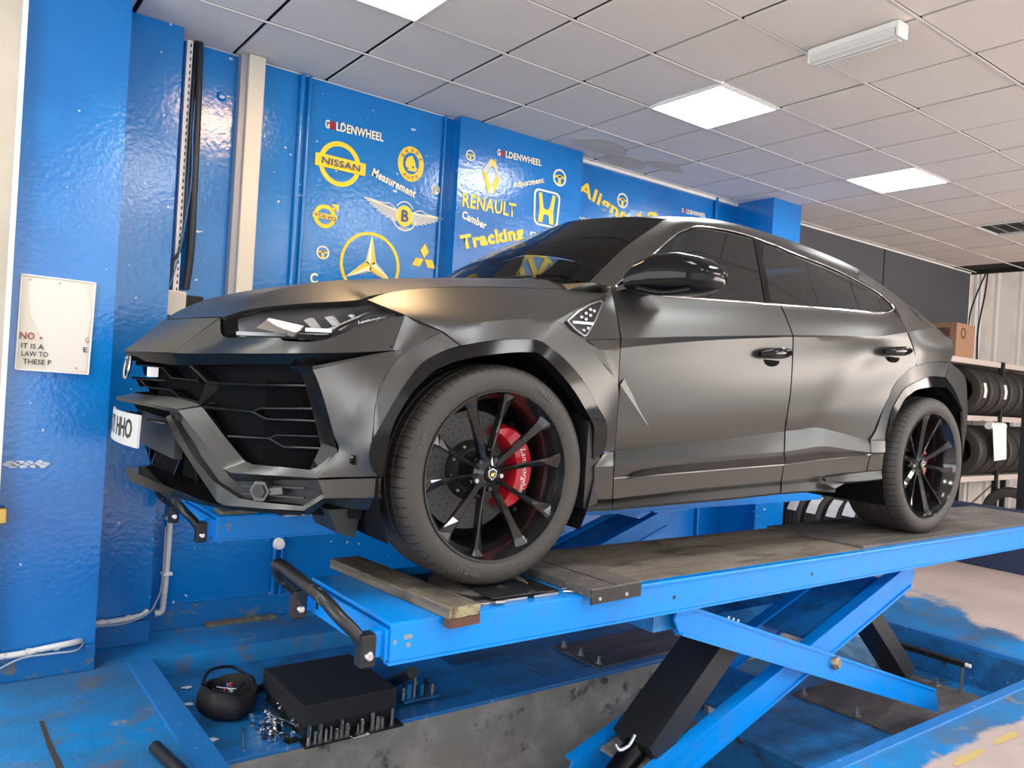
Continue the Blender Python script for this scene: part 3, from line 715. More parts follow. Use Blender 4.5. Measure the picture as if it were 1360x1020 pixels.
body_part('rear_arch_trim', [([rq_T[:], [(2.538,-0.99,0.532),(2.54,-1,0.587),(2.563,-1.01,0.658),(2.63,-1.018,0.758),(2.693,-1.02,0.794),(2.77,-1.02,0.822),(2.953,-1.015,0.843),(3.144,-0.99,0.846)]], 'lin'),
    ([[(3.132,-0.99,0.907),(3.277,-0.98,0.829),(3.407,-0.97,0.72)], [(3.134,-0.995,0.846),(3.252,-0.985,0.797),(3.388,-0.975,0.711)]], 'lin')], M_GLOSS, gap=0, rim=0.045, shift=(0, -.004, 0))
# black undercut below the nose and brow
body_part('grille_header', [([[(-1.055, 0, .75), (-1.008,-0.17,0.751), (-0.956,-0.32,0.752), (-0.822,-0.53,0.761), (-0.699,-0.73,0.771), (-0.65,-0.8,0.776), (-0.542,-0.88,0.787), (-0.421,-0.938,0.804)],
    [(-1.035, 0, .72), (-0.991,-0.17,0.718), (-0.931,-0.31,0.714), (-0.812,-0.5,0.727), (-0.686,-0.7,0.738), (-0.641,-0.77,0.74), (-0.556,-0.855,0.766), (-0.42,-0.936,0.803)]], 'lin')], M_GLOSS, gap=0, rim=.02)
# matt Y-shaped ledge and bars
led_b = [(-1.019,0,0.597), (-0.973,-0.14,0.597), (-0.919,-0.25,0.596), (-0.862,-0.38,0.579)]
led_f = [(-1.076,0,0.581), (-1.031,-0.12,0.573), (-0.986,-0.2,0.566), (-0.928,-0.31,0.558)]
led_u = [(-1.074,0,0.569), (-1.031,-0.12,0.562), (-0.985,-0.2,0.555), (-0.924,-0.31,0.543)]
body_part('bumper_ledge', [([led_b, led_f], 'lin'), ([led_f, led_u], 'lin')], gap=0, rim=0.02)
body_part('bumper_diagonal_bar', [([[(-0.864,-0.38,0.573),(-0.807,-0.49,0.473),(-0.763,-0.57,0.403),(-0.747,-0.61,0.396),(-0.685,-0.72,0.4),(-0.625,-0.81,0.401),(-0.611,-0.83,0.413),(-0.562,-0.865,0.466)],
    [(-0.927,-0.31,0.554),(-0.873,-0.44,0.463),(-0.823,-0.54,0.374),(-0.809,-0.58,0.365),(-0.718,-0.71,0.372),(-0.613,-0.84,0.378),(-0.588,-0.855,0.411),(-0.557,-0.872,0.46)]], 'lin')], gap=0, rim=0.05, angle=40, straight=True)
body_part('bumper_lower_bar', [([[(-0.944,-0.275,0.536),(-0.935,-0.32,0.507),(-0.903,-0.42,0.416),(-0.847,-0.52,0.328),(-0.782,-0.6,0.281),(-0.718,-0.69,0.278),(-0.635,-0.79,0.281),(-0.594,-0.84,0.324),(-0.44,-0.95,0.34)],
    [(-0.955,-0.26,0.526),(-0.931,-0.33,0.449),(-0.884,-0.43,0.355),(-0.836,-0.53,0.262),(-0.818,-0.55,0.252),(-0.726,-0.68,0.258),(-0.636,-0.8,0.267),(-0.59,-0.85,0.314),(-0.44,-0.953,0.327)]], 'lin')], gap=0, rim=0.04, angle=40, straight=True)
body_part('sensor_panel', [([[(-0.924,-0.31,0.541),(-0.873,-0.44,0.455),(-0.822,-0.54,0.367),(-0.808,-0.58,0.358),(-0.717,-0.71,0.364),(-0.612,-0.84,0.371)],
    [(-0.935,-0.32,0.507),(-0.903,-0.42,0.416),(-0.847,-0.52,0.328),(-0.782,-0.6,0.281),(-0.64,-0.79,0.281),(-0.594,-0.84,0.324)]], 'lin')], M_PLASTIC, gap=0, rim=0.0, shift=(0.02, 0.01, 0), straight=True)
for zz in (0, 1):
    a = [(-0.781,-0.62,0.327), (-0.78,-0.62,0.302)][zz]; b = [(-0.639,-0.81,0.343), (-0.637,-0.81,0.311)][zz]
    mirrored(MB().bar(a, b, .012, .006).build('panel_rib', M_PLASTIC, car))
# hexagonal parking radar cover
hc = Vector((-0.736,-0.69,0.32)); hn = (Vector((-.75, -.65, 0))).normalized(); hs = hn.cross(Vector((0, 0, 1))).normalized()
def hexa(r, off): return [hc+hn*off+hs*(r*math.cos(t))+Vector((0, 0, r*math.sin(t))) for t in [k*PI/3 for k in range(6)]]
hx = MB().prism(hexa(.036, .02), -hn*.05).build('radar_cover', M_WRAP, car)
mirrored(hx)
MB().prism(hexa(.024, .027), -hn*.01).build('radar_lens', M_PLASTIC, hx)
mirrored(MB().bar(hc+hs*-.03, hc+Vector((-0.684,-0.75,0.328))-hc, .03, .022).build('radar_shroud', M_WRAP, car))
ps = Vector((-0.521,-0.921,0.445))
mirrored(MB().lathe([(.0, -.006), (.011, -.006), (.013, 0), (.016, .002), (.016, -.01)], ps, (0.45, -.9, 0), 20).build('parking_sensor', M_GLOSS, car, 40))

# intake: backing, frame, slats, ribs
def frontx(y):
    t = abs(y)
    tab = [(0, -1.06), (.2, -1.0), (.32, -.95), (.5, -.86), (.6, -.81), (.7, -.74), (.8, -.64), (.87, -.56)]
    for (a, xa), (b, xb) in zip(tab, tab[1:]):
        if t <= b: return xa+(xb-xa)*(t-a)/(b-a)
    return tab[-1][1]
bk = [[(frontx(y)+.13, -y, z) for y in (0, .2, .4, .6, .8, .85)] for z in (.76, .5, .24)]
body_part('intake_backing', [(bk, 'lin')], M_WELL, gap=0, rim=0)
body_part('intake_frame', [([[(-0.662,-0.785,0.736),(-0.639,-0.812,0.726),(-0.618,-0.834,0.669),(-0.589,-0.851,0.579),(-0.56,-0.868,0.466),(-0.614,-0.835,0.385)], [(-0.692,-0.73,0.731),(-0.658,-0.765,0.711),(-0.648,-0.78,0.673),(-0.626,-0.8,0.594),(-0.6,-0.825,0.481),(-0.621,-0.8,0.405)]], 'lin')], M_GLOSS, gap=0, rim=.05, straight=True)
def slat(pts, d=.06, th=.011, name='grille_slat', m=M_GLOSS):
    """flat fin with a rounded front edge"""
    mb = MB(); N = 6
    prof = [(0.5*th*(1-math.sin(PI*k/N)), -0.5*th*math.cos(PI*k/N)) for k in range(N+1)]+[(d, .35*th), (d, -.35*th)]
    n = len(prof); vs = []; fs = []
    for p in pts:
        p = Vector(p)
        for (x, z) in prof: vs.append(p+Vector((x, 0, z)))
    for i in range(len(pts)-1):
        for k in range(n): fs.append((i*n+k, i*n+(k+1) % n, (i+1)*n+(k+1) % n, (i+1)*n+k))
    fs += [tuple(range(n)), tuple((len(pts)-1)*n+k for k in range(n-1, -1, -1))]
    mb.add(vs, fs)
    o = mb.build(name, m, car, 40); mirrored(o); return o
slat([(-0.862,-0.42,0.658),(-0.753,-0.61,0.663),(-0.65,-0.785,0.672)])
slat([(-0.872,-0.41,0.574),(-0.815,-0.5,0.572),(-0.757,-0.6,0.572),(-0.74,-0.625,0.587),(-0.626,-0.8,0.598)])
slat([(-0.757,-0.6,0.572),(-0.723,-0.64,0.551),(-0.62,-0.81,0.559)])
slat([(-0.805,-0.5,0.48),(-0.755,-0.57,0.483),(-0.709,-0.64,0.486),(-0.693,-0.66,0.5),(-0.605,-0.82,0.51)])
slat([(-0.709,-0.64,0.486),(-0.674,-0.69,0.462),(-0.594,-0.825,0.471)])
slat([(-0.908,-0.36,0.713),(-0.886,-0.38,0.691),(-0.862,-0.42,0.658)], .05, .014)
slat([(-0.862,-0.42,0.658),(-0.883,-0.4,0.585)], .04, .016)
slat([(-1.013,-0.03,0.723),(-1.009,-0.05,0.706),(-0.992,-0.1,0.705),(-0.96,-0.19,0.7),(-0.941,-0.24,0.666),(-0.887,-0.36,0.664)], .05, .007)
slat([(-1.03,0,0.656),(-1.007,-0.03,0.652),(-0.978,-0.11,0.653)], .05, .007)
slat([(-1.007,-0.03,0.65),(-0.99,-0.06,0.626),(-0.977,-0.1,0.622),(-0.935,-0.21,0.623),(-0.914,-0.25,0.598),(-0.868,-0.37,0.586)], .05, .007)
mb = MB()
for i in range(26):
    u0 = 345+i*3.3
    pass
ybase = -.60
for i in range(24):
    y = -.62-i*.0085
    x = frontx(y)+.075
    mb.box((x, y, .37), (x+.02, y+.0035, .68))
o = mb.build('radiator_ribs', M_WELL, car); o['kind'] = 'stuff'; mirrored(o)['kind'] = 'stuff'
# splitter and lower grille
sp_t = [(-1.035,0,0.315), (-0.981,-0.2,0.295), (-0.913,-0.36,0.273), (-0.828,-0.54,0.252), (-0.639,-0.79,0.261)]
sp_b = [(-1.014,0,0.266), (-0.966,-0.2,0.254), (-0.899,-0.36,0.243), (-0.82,-0.54,0.24), (-0.638,-0.79,0.249)]
sp_i = [(-.75, 0, .33), (-.75, -.2, .32), (-.7, -.36, .31), (-.65, -.5, .3), (-.5, -.75, .3)]
body_part('front_splitter', [([sp_i, sp_t], 'lin'), ([sp_t, sp_b], 'lin')], M_GLOSS, gap=0, rim=0)
mb = MB()
for y in (-.18, -.38):
    mirrored(MB().prism([(-.93-y*.15, y, .30), (-.93-y*.15, y-.012, .30), (-.87, y-.03, .42), (-.87, y-.015, .42)], (.15, 0, 0)).build('intake_fin', M_GLOSS, car))
body_part('undertray', [([[(-.9, 0, .24), (-.75, -.5, .25), (-.5, -.8, .27)], [(-.3, 0, .22), (-.3, -.6, .22), (-.42, -.86, .25)]], 'lin'), ([[(-.3, 0, .2), (-.3, -.6, .2)], [(3.9, 0, .2), (3.9, -.6, .2)]], 'lin')], M_PLASTIC, gap=0, rim=0)
mirrored(MB().prism([(-.56, -.62, .27), (-.44, -.62, .27), (-.46, -.62, .17), (-.52, -.62, .19)], (0, -.2, 0)).build('air_dam', M_PLASTIC, car))
# emblem on the nose
em = MB().lathe([(.040, 0), (.046, .004), (.050, 0), (.046, -.006), (.040, -.004)], (-1.045, 0, .697), (-1, 0, .12), 24, close=True).build('nose_emblem', M_CHROME, car, 50)
MB().prism([(-1.045, -.034, .725), (-1.045, .034, .725), (-1.045, .03, .69), (-1.045, 0, .66), (-1.045, -.03, .69)], (.006, 0, 0)).build('emblem_shield', M_BLACKPRINT, em)
mirror_y = None
# front camera square
MB().box((-1.0, -.17, .665), (-.97, -.13, .70)).build('front_camera', M_WHITE, car)

# ---- number plate
plate_v = []
def text_mesh(body, size, extrude=0.0, shear=0.0, space=1.0, align='CENTER', bold=0.0):
    c = bpy.data.curves.new('text', 'FONT'); c.body = body; c.size = size; c.extrude = extrude
    c.align_x = align; c.align_y = 'CENTER'; c.shear = shear; c.space_character = space; c.offset = bold; c.resolution_u = 2
    t = bpy.data.objects.new('text', c); COL.objects.link(t)
    dg = bpy.context.evaluated_depsgraph_get(); dg.update()
    me = bpy.data.meshes.new_from_object(t.evaluated_get(dg))
    bpy.data.objects.remove(t); bpy.data.curves.remove(c)
    return me
def map_mesh(me, fn):
    for v in me.vertices:
        v.co = fn(v.co.copy())
    me.update(); return me
def plate_pt(a, b, off=0.0):
    """a across (car's right +), b up, on the gently curved front"""
    return Vector((-1.068+0.36*a*a-off+0.03*(b), a, .472+b))
vs = []; fs = []
for i in range(13):
    a = -.26+.52*i/12
    for (b, off) in ((-.058, 0), (.058, 0), (.058, -.008), (-.058, -.008)): vs.append(plate_pt(a, b, off))
for i in range(12):
    for k in range(4): fs.append((i*4+k, i*4+(k+1) % 4, i*4+4+(k+1) % 4, i*4+4+k))
fs += [(0, 1, 2, 3), (51, 50, 49, 48)]
npl = mesh_obj('number_plate', vs, fs, mat('plate_white', (0.55, 0.55, 0.54), 0.35), car)
npl['label'] = 'white number plate'
tm = text_mesh('N71 HHO', .105, 0.0, 0, .96, bold=.002)
zmax = max(v.co.y for v in tm.vertices); xmax = max(v.co.x for v in tm.vertices)
# seen from the front the plate reads from the car's right (+y) to its left (-y)
map_mesh(tm, lambda c: plate_pt(-c.x*.205/xmax, c.y*.04/zmax, .0015))
tm.materials.append(M_BLACKPRINT); link(bpy.data.objects.new('plate_characters', tm), npl)['label'] = 'black plate characters'
MB().box((-.93, -.3, .38), (-.90, .3, .56)).build('plate_holder', M_PLASTIC, car)
for s_ in (1,):
    body_part('plate_surround', [([[(-1.069,0,0.564), (-1.011,-0.15,0.555), (-0.932,-0.29,0.536)], [(-1.055,0,0.539), (-0.998,-0.16,0.52), (-0.949,-0.26,0.507)]], 'lin')], M_GLOSS, gap=0, rim=.02, shift=(.05, 0, 0))
body_part('lower_grille_rail', [([[(-1.012,-0.22,0.513), (-0.957,-0.26,0.505)], [(-1.011,-0.22,0.508), (-0.956,-0.26,0.5)]], 'lin')], M_WRAP, gap=0, rim=.03)

# ---- headlamps
HT = [(-0.846,-0.51,0.885),(-0.77,-0.575,0.917),(-0.627,-0.645,0.947),(-0.445,-0.68,0.975),(-0.411,-0.705,0.98),(-0.387,-0.8,0.954),(-0.355,-0.88,0.931)]
HB = [(-0.843,-0.53,0.821),(-0.778,-0.62,0.823),(-0.708,-0.69,0.826),(-0.608,-0.785,0.826),(-0.501,-0.835,0.876),(-0.433,-0.86,0.903),(-0.355,-0.88,0.93)]
hl = body_part('headlamp', [([HT, HB], 'lin')], mat('lamp_bowl', (.26, .26, .265), .35, .3), gap=0, rim=0, shift=(.055, .02, 0), kv=3, label='dark headlamp bowl')
for side, root in zip((1, -1), hl):
    def S(p, d=.02): p = Vector(p); return Vector((p.x+d, (p.y+d*.3)*side, p.z))
    f = lambda a, b, w, h, d=.03: MB().bar(S(a, d), S(b, d), w, h, up=(0, 0, 1))
    f((-0.833,-0.56,0.833), (-0.709,-0.69,0.836), .03, .012).build('lamp_blade', M_LAMPGREY, root)
    f((-0.663,-0.735,0.857), (-0.594,-0.79,0.858), .03, .012).build('lamp_blade', M_LAMPGREY, root)
    MB().add([S(p, .03) for p in ((-0.602,-0.785,0.854), (-0.572,-0.79,0.879), (-0.459,-0.79,0.935), (-0.473,-0.785,0.933), (-0.582,-0.782,0.877), (-0.609,-0.775,0.865))], [(0, 1, 2, 3, 4, 5), (5, 4, 3, 2, 1, 0)]).build('light_signature', M_LAMPGREY, root)
    MB().add([S(p, .028) for p in ((-0.578,-0.8,0.863), (-0.464,-0.8,0.927), (-0.388,-0.86,0.937), (-0.372,-0.87,0.928), (-0.486,-0.83,0.886), (-0.55,-0.81,0.856))], [(0, 1, 2, 3, 4, 5), (5, 4, 3, 2, 1, 0)]).build('side_reflector', mat('reflector_grey', (.22, .22, .22), .35, .6), root)
    for (a, b, c, d) in (((-0.774,-0.61,0.855), (-0.74,-0.63,0.89), (-0.658,-0.72,0.87), (-0.683,-0.71,0.831)),):
        MB().add([S(q, .012) for q in (a, b, c, d)]+[S(q, .02) for q in (a, b, c, d)], [(0, 1, 2, 3), (7, 6, 5, 4), (0, 4, 5, 1), (1, 5, 6, 2), (2, 6, 7, 3), (3, 7, 4, 0)]).build('painted_panel_reflection', mat('panel_glint', (.95, .86, .74), .12), root)  # pale block painted in for the ceiling panel's reflection in the lamp
    for (a, b, c, d) in (((-0.67,-0.72,0.889), (-0.647,-0.72,0.899), (-0.631,-0.75,0.867), (-0.651,-0.75,0.863)), ((-0.608,-0.745,0.904), (-0.587,-0.745,0.911), (-0.569,-0.77,0.882), (-0.587,-0.77,0.875)), ((-0.534,-0.765,0.916), (-0.524,-0.765,0.922), (-0.511,-0.775,0.91), (-0.519,-0.775,0.907))):
        MB().add([S(q, .03) for q in (a, b, c, d)]+[S(q, .045) for q in (a, b, c, d)], [(0, 1, 2, 3), (7, 6, 5, 4), (0, 4, 5, 1), (1, 5, 6, 2), (2, 6, 7, 3), (3, 7, 4, 0)]).build('lamp_louvre', M_LAMPGREY, root)
    MB().bar(S((-0.679,-0.72,0.833), .03), S((-0.601,-0.785,0.839), .03), .02, .022).build('indicator', mat('indicator_dark', (.05, .05, .05), .2), root)
    tmk = text_mesh('Lamborghini', .014)
    xm = max(v.co.x for v in tmk.vertices)
    A = S((-0.518,-0.83,0.892), .024); B = S((-0.434,-0.86,0.916), .024)
    if side < 0: A, B = B, A
    dd = (B-A)
    map_mesh(tmk, lambda c: A+dd*((c.x+xm)/(2*xm))+Vector((0, 0, c.y)))
    tmk.materials.append(M_WHITE); link(bpy.data.objects.new('lamp_script', tmk), root)
body_part('headlamp_lens', [([HT, HB], 'lin')], M_LENS, gap=0, rim=0, kv=3, label='clear headlamp cover')

# ---- door mirrors
def mirror_part(side):
    secs = []
    # lofted along the lateral direction: (y, x centre, z centre, half depth x, half height z)
    data = [(-.93, .62, 1.150, .02, .012), (-.945, .645, 1.158, .07, .035), (-.975, .69, 1.178, .10, .065), (-1.03, .735, 1.192, .115, .084), (-1.10, .775, 1.194, .115, .084), (-1.16, .80, 1.190, .10, .070), (-1.205, .815, 1.184, .075, .045), (-1.212, .818, 1.183, .05, .02), (-1.2125, .818, 1.183, .001, .001)]
    n = 20; vs = []; fs = []
    for (y, x, z, a, b) in data:
        for k in range(n):
            t = 2*PI*k/n; c, s = math.cos(t), math.sin(t)
            ex = 0.62
            vs.append((x+a*math.copysign(abs(c)**ex, c), y*side, z+b*math.copysign(abs(s)**ex, s)))
    for i in range(len(data)-1):
        for k in range(n): fs.append((i*n+k, i*n+(k+1) % n, (i+1)*n+(k+1) % n, (i+1)*n+k))
    o = mesh_obj('door_mirror', vs, fs, M_GLOSS, car)
    bm = bmesh.new(); bm.from_mesh(o.data); bmesh.ops.recalc_face_normals(bm, faces=bm.faces); bm.to_mesh(o.data); bm.free()
    o.data.polygons.foreach_set('use_smooth', [True]*len(o.data.polygons)); o.data.set_sharp_from_angle(angle=math.radians(50))
    o['label'] = 'glossy black door mirror'
    MB().prism([(.58, -.895*side, 1.115), (.78, -.895*side, 1.12), (.72, -.96*side, 1.14), (.62, -.96*side, 1.135)], (0, 0, .022)).build('mirror_foot', M_GLOSS, o)
    MB().tube([(.60, -1.0*side, 1.125), (.66, -1.08*side, 1.11), (.72, -1.17*side, 1.125)], .012, 8, smooth=4).build('mirror_skirt', M_GLOSS, o, 60)
    MB().box((.80, -1.15*side, 1.14), (.885, -.99*side, 1.235)).build('mirror_glass', M_CHROME, o)
mirror_part(1); mirror_part(-1)

# ---- door handles
def handle(c0, c1, sc):
    a = Vector(c0); b = Vector(c1); L = (b-a).length
    vs = []; n = 9
    mb = MB()
    pts = [a+(b-a)*t+Vector((0, -.022-.018*math.sin(PI*t), 0)) for t in [i/8 for i in range(9)]]
    # flattened grip
    for i in range(len(pts)): pass
    ring = []; fs = []
    N = 10
    for i, p in enumerate(pts):
        t = i/8; hh = .027*(math.sin(PI*min(max(t, .04), .96))**.35)
        for k in range(N):
            an = 2*PI*k/N; ring.append(p+Vector((0, .009*math.cos(an), hh*math.sin(an))))
    for i in range(8):
        for k in range(N): fs.append((i*N+k, i*N+(k+1) % N, (i+1)*N+(k+1) % N, (i+1)*N+k))
    fs += [tuple(range(N)), tuple(8*N+k for k in range(N-1, -1, -1))]
    mb.add(ring, fs)
    o = mb.build('door_handle', M_GLOSS, car, 60)
    c = a.lerp(b, .5)+Vector((0, -.004, -.028))
    mb = MB().prism([c+Vector((.056*math.cos(t), 0, -.004+.030*math.sin(t))) for t in [PI+PI*k/8 for k in range(9)]], (0, .003, 0))
    q = mb.build('handle_recess', M_WELL, o)
    o2 = mirrored(o); mirrored(q, o2)
handle((1.409,-0.968,0.922), (1.645,-0.968,0.944), 1)
handle((2.425,-0.985,1.006), (2.672,-1,1.028), 1)

# ---- wheels
def wheel(x, y, wdt, spin, fname):
    root = empty(fname); root.parent = car; root.location = (x, y, .392)
    s = 1 if y < 0 else -1     # axis pointing outboard = -y for near side
    ax = (0, -s, 0); h = wdt/2
    # tyre: h measured outboard
    prof = [(.298, h-.018), (.304, h-.004), (.318, h+.002), (.345, h+.006), (.368, h-.001), (.382, h-.012), (.3895, h-.032)]
    tread = []
    groove_pos = [-.085, -.035, .035, .085]
    gw = .006
    hs = h-.045
    pts = [(.391, hs)]
    for g in reversed(groove_pos):
        if abs(g)+gw < hs: pts += [(.392, g+gw), (.383, g+gw*.6), (.383, g-gw*.6), (.392, g-gw)]
    pts.append((.391, -hs))
    prof2 = prof+pts+[(r, -hh) for r, hh in reversed(prof)]
    ty = MB().lathe(prof2, (0, 0, 0), ax, 96).build('tyre', M_RUBBER, root, 35)
    # shoulder sipes: thin raised shoulder blocks edges
    mb = MB()
    for k in range(72):
        t = 2*PI*k/72
        for sgn in (1, -1):
            c, sn = math.cos(t), math.sin(t); d = Vector((c, 0, sn)); tn = Vector((-sn, 0, c))
            p = [d*.3925+Vector((0, -sgn*(h-.10), 0)), d*.3915+Vector((0, -sgn*(h-.040), 0)), d*.385+Vector((0, -sgn*(h-.014), 0)), d*.374+Vector((0, -sgn*(h-.003), 0))]
            w = tn*.0016
            vs = [q-w for q in p]+[q+w+tn*0 for q in p]
            mb.add(vs, [(0, 1, 5, 4), (1, 2, 6, 5), (2, 3, 7, 6)])
    o = mb.build('tread_sipes', mat('sipe_black', (.004, .004, .004), .9), ty); o['kind'] = 'stuff'
    # rim barrel and lip
    rp = [(.300, h-.022), (.305, h-.006), (.303, h+.002), (.297, h+.001), (.291, h-.012), (.285, h-.03), (.272, h-.05), (.268, h-.12), (.262, -h+.03), (.29, -h+.02), (.30, -h+.01)]
    rim = MB().lathe(rp, (0, 0, 0), ax, 80).build('wheel_rim', M_RIM, root, 40)
    # five pairs of blade spokes
    sp_me = None
    def P(r, a, o_): return Vector((r*math.cos(a), -s*o_, r*math.sin(a)))
    for k in range(5):
        cen = spin+k*2*PI/5
        for sg in (-1, 1):
            mb = MB()
            secs = []
            for (r, da, wd, top, th) in ((.045, .30, .016, h-.062, .05), (.09, .26, .017, h-.055, .045), (.15, .262, .020, h-.045, .04), (.21, .275, .024, h-.034, .036), (.262, .285, .038, h-.022, .03), (.292, .29, .062, h-.012, .03)):
                a = cen+sg*da
                wa = wd/2
                tn = Vector((-math.sin(a), 0, math.cos(a)))
                c0 = P(r, a, top); inn = Vector((0, s*th, 0)); back = Vector((0, s*.012, 0))
                ridge = c0-tn*sg*wa*.55                # crisp ridge at the inner side of each pair
                secs.append([c0-tn*sg*wa+back*.4, ridge, c0+tn*sg*wa+back*1.2, c0+tn*sg*wa*.8+inn, c0-tn*sg*wa*.8+inn])
            vs = [q for sct in secs for q in sct]; fs = []
            for i in range(len(secs)-1):
                for j in range(5): fs.append((i*5+j, i*5+(j+1) % 5, i*5+5+(j+1) % 5, i*5+5+j))
            fs += [(0, 1, 2, 3, 4), tuple(len(secs)*5-5+j for j in (4, 3, 2, 1, 0))]
            mb.add(vs, fs).build('spoke', M_RIM, rim)
    # hub and bolts
    MB().lathe([(0, h-.055), (.03, h-.055), (.038, h-.06), (.062, h-.075), (.075, h-.10), (.075, h-.16)], (0, 0, 0), ax, 40).build('hub', M_RIM, rim, 30)
    cap = MB().lathe([(0, h-.045), (.024, h-.045), (.029, h-.049), (.031, h-.06)], (0, 0, 0), ax, 32).build('centre_cap', M_GLOSS, rim, 30)
    def shield(sc, o_): return [Vector((q[0]*sc, -s*(h+o_), q[1]*sc)) for q in ((-.016, .012), (0, .02), (.016, .012), (.014, -.006), (0, -.019), (-.014, -.006))]
    MB().prism(shield(1.1, -.044), (0, s*.002, 0)).build('cap_shield', M_WHITE, rim)
    MB().prism(shield(.92, -.0425), (0, s*.002, 0)).build('cap_shield', M_BLACKPRINT, rim)
    MB().prism([Vector((q[0], -s*(h-.041), q[1])) for q in ((-.009, -.004), (-.004, .006), (.003, .003), (.009, .009), (.006, -.002), (.001, -.008))], (0, s*.002, 0)).build('cap_emblem', mat('emblem_gold', (.8, .6, .12), .35, .4), rim)
    for k in range(5):
        a = spin+PI/5+k*2*PI/5; c = P(.056, a, h-.085)
        MB().lathe([(0, .02), (.008, .02), (.0095, .016), (.0095, 0), (.014, -.002)], c, ax, 10).build('wheel_bolt', M_STEEL if k % 2 else M_RIM, rim, 30)
    return root, s, h

def ring_part(mb, r0, r1, y0, y1, a0, a1, n=24):
    """thick annular sector, axis along y"""
    vs = []; fs = []
    for i in range(n+1):
        a = a0+(a1-a0)*i/n; c, sn = math.cos(a), math.sin(a)
        vs += [(r0*c, y0, r0*sn), (r1*c, y0, r1*sn), (r1*c, y1, r1*sn), (r0*c, y1, r0*sn)]
    for i in range(n):
        for j in range(4): fs.append((i*4+j, i*4+(j+1) % 4, i*4+4+(j+1) % 4, i*4+4+j))
    fs += [(0, 1, 2, 3), tuple(n*4+j for j in (3, 2, 1, 0))]
    return mb.add(vs, fs)

def brakes(x, s, rd, flip, big):
    root = empty('brake_assembly'); root.parent = car; root.location = (x, -s*.80, .392)
    MB().lathe([(0, -.070), (.270, -.070), (.270, -.094), (0, -.094)], (0, 0, 0), (0, -s, 0), 40).build('dust_shield', M_WELL, root, 30)
    disc = MB().lathe([(.105, .0), (rd, .0), (rd, -.036), (.105, -.036)], (0, 0, 0), (0, -s, 0), 64, close=True).build('brake_disc', M_DISC, root, 30)
    MB().lathe([(0, .035), (.085, .035), (.10, .02), (.112, .004), (.112, -.01)], (0, 0, 0), (0, -s, 0), 40).build('disc_bell', M_PLASTIC, root, 30)
    mb = MB()
    for k in range(36):
        for j, r in enumerate((.13, .155, .18, .20)):
            a = 2*PI*k/36+j*.05
            mb.lathe([(0, .0006), (.0028, .0006)], (r*math.cos(a), 0, r*math.sin(a)), (0, -s, 0), 6)
    o = mb.build('disc_holes', M_WELL, disc); o['kind'] = 'stuff'
    for k in range(10):
        a = 2*PI*k/10+.2
        MB().lathe([(0, .008), (.006, .008), (.006, 0)], (.098*math.cos(a), -s*.018, .098*math.sin(a)), (0, -s, 0), 8).build('disc_bolt', M_STEEL, disc, 30)
    # caliper
    a0, a1 = (-.93, 1.15) if big else (-.6, .6)
    mb = MB(); n = 26; vs = []; fs = []
    for i in range(n+1):
        t = i/n; a = a0+(a1-a0)*t; k = math.sin(PI*min(1, max(0, t)))**.35
        ri = .150 - .0*k; ro = .150+(.095)*max(k, .25); out = .052+.018*k
        c, sn = math.cos(a), math.sin(a)
        for (r, o_) in ((ri, out-.02), (ri+.012, out), (ro-.016, out), (ro, out-.022), (ro, -.04), (ri, -.0)):
            vs.append((r*c, -s*o_, r*sn))
    for i in range(n):
        for j in range(6): fs.append((i*6+j, i*6+(j+1) % 6, i*6+6+(j+1) % 6, i*6+6+j))
    fs += [tuple(range(6)), tuple(n*6+j for j in (5, 4, 3, 2, 1, 0))]
    cal = mb.add(vs, fs).build('brake_caliper', M_RED, root, 35)
    cal['label'] = 'red brake caliper'
    for a in (a0+.2, a0+.55, a1-.2, a1-.62):
        MB().lathe([(0, .008), (.009, .008), (.010, 0)], (.215*math.cos(a), -s*.068, .215*math.sin(a)), (0, -s, 0), 10).build('caliper_bolt', M_GLOSS, cal, 30)
    tmx = text_mesh('Lamborghini', .034, 0.0006, .3)
    xm = max(v.co.x for v in tmx.vertices)
    def fn(c):
        a = -c.x/.195*1.05; r = .20+c.y
        return Vector((r*math.cos(a), -s*.0712-s*c.z, r*math.sin(a))) if s > 0 else Vector((r*math.cos(-a), .0712+c.z, r*math.sin(-a)))
    map_mesh(tmx, fn); tmx.materials.append(M_WHITE)
    link(bpy.data.objects.new('caliper_script', tmx), cal)
    return root

FX, RX = 0.0, 3.003
for (x, y, w, sp, nm) in ((FX, -.8475, .285, math.radians(98.5), 'front_wheel'), (FX, .8475, .285, 1.2, 'front_wheel'), (RX, -.84, .325, math.radians(80), 'rear_wheel'), (RX, .84, .325, .7, 'rear_wheel')):
    wheel(x, y, w, sp, nm)
for s in (1, -1):
    brakes(FX, s, .22, 1, True); brakes(RX, s, .19, 1, False)
    # wheel-arch liners
    for x in (FX, RX):
        mb = MB(); n = 24; vs = []; fs = []
        rr = .462 if x == FX else .452
        for i in range(n+1):
            a = math.radians(-28)+math.radians(236)*i/n
            for yy in (-.968, -.45): vs.append((x+rr*math.cos(a), yy*s, .392+rr*math.sin(a)*(1.0 if x == FX else 1.03)))
        for i in range(n): fs.append((i*2, i*2+1, i*2+3, i*2+2))
        fs.append(tuple(i*2+1 for i in range(n+1)))
        mesh_obj('wheel_arch_liner', vs, fs, M_WELL, car, 40)
mirrored(MB().prism([(.40, -.99, .62), (.47, -.985, .60), (.50, -.955, .27), (.43, -.955, .25)], (0, .12, 0)).build('mud_guard', M_PLASTIC, car))
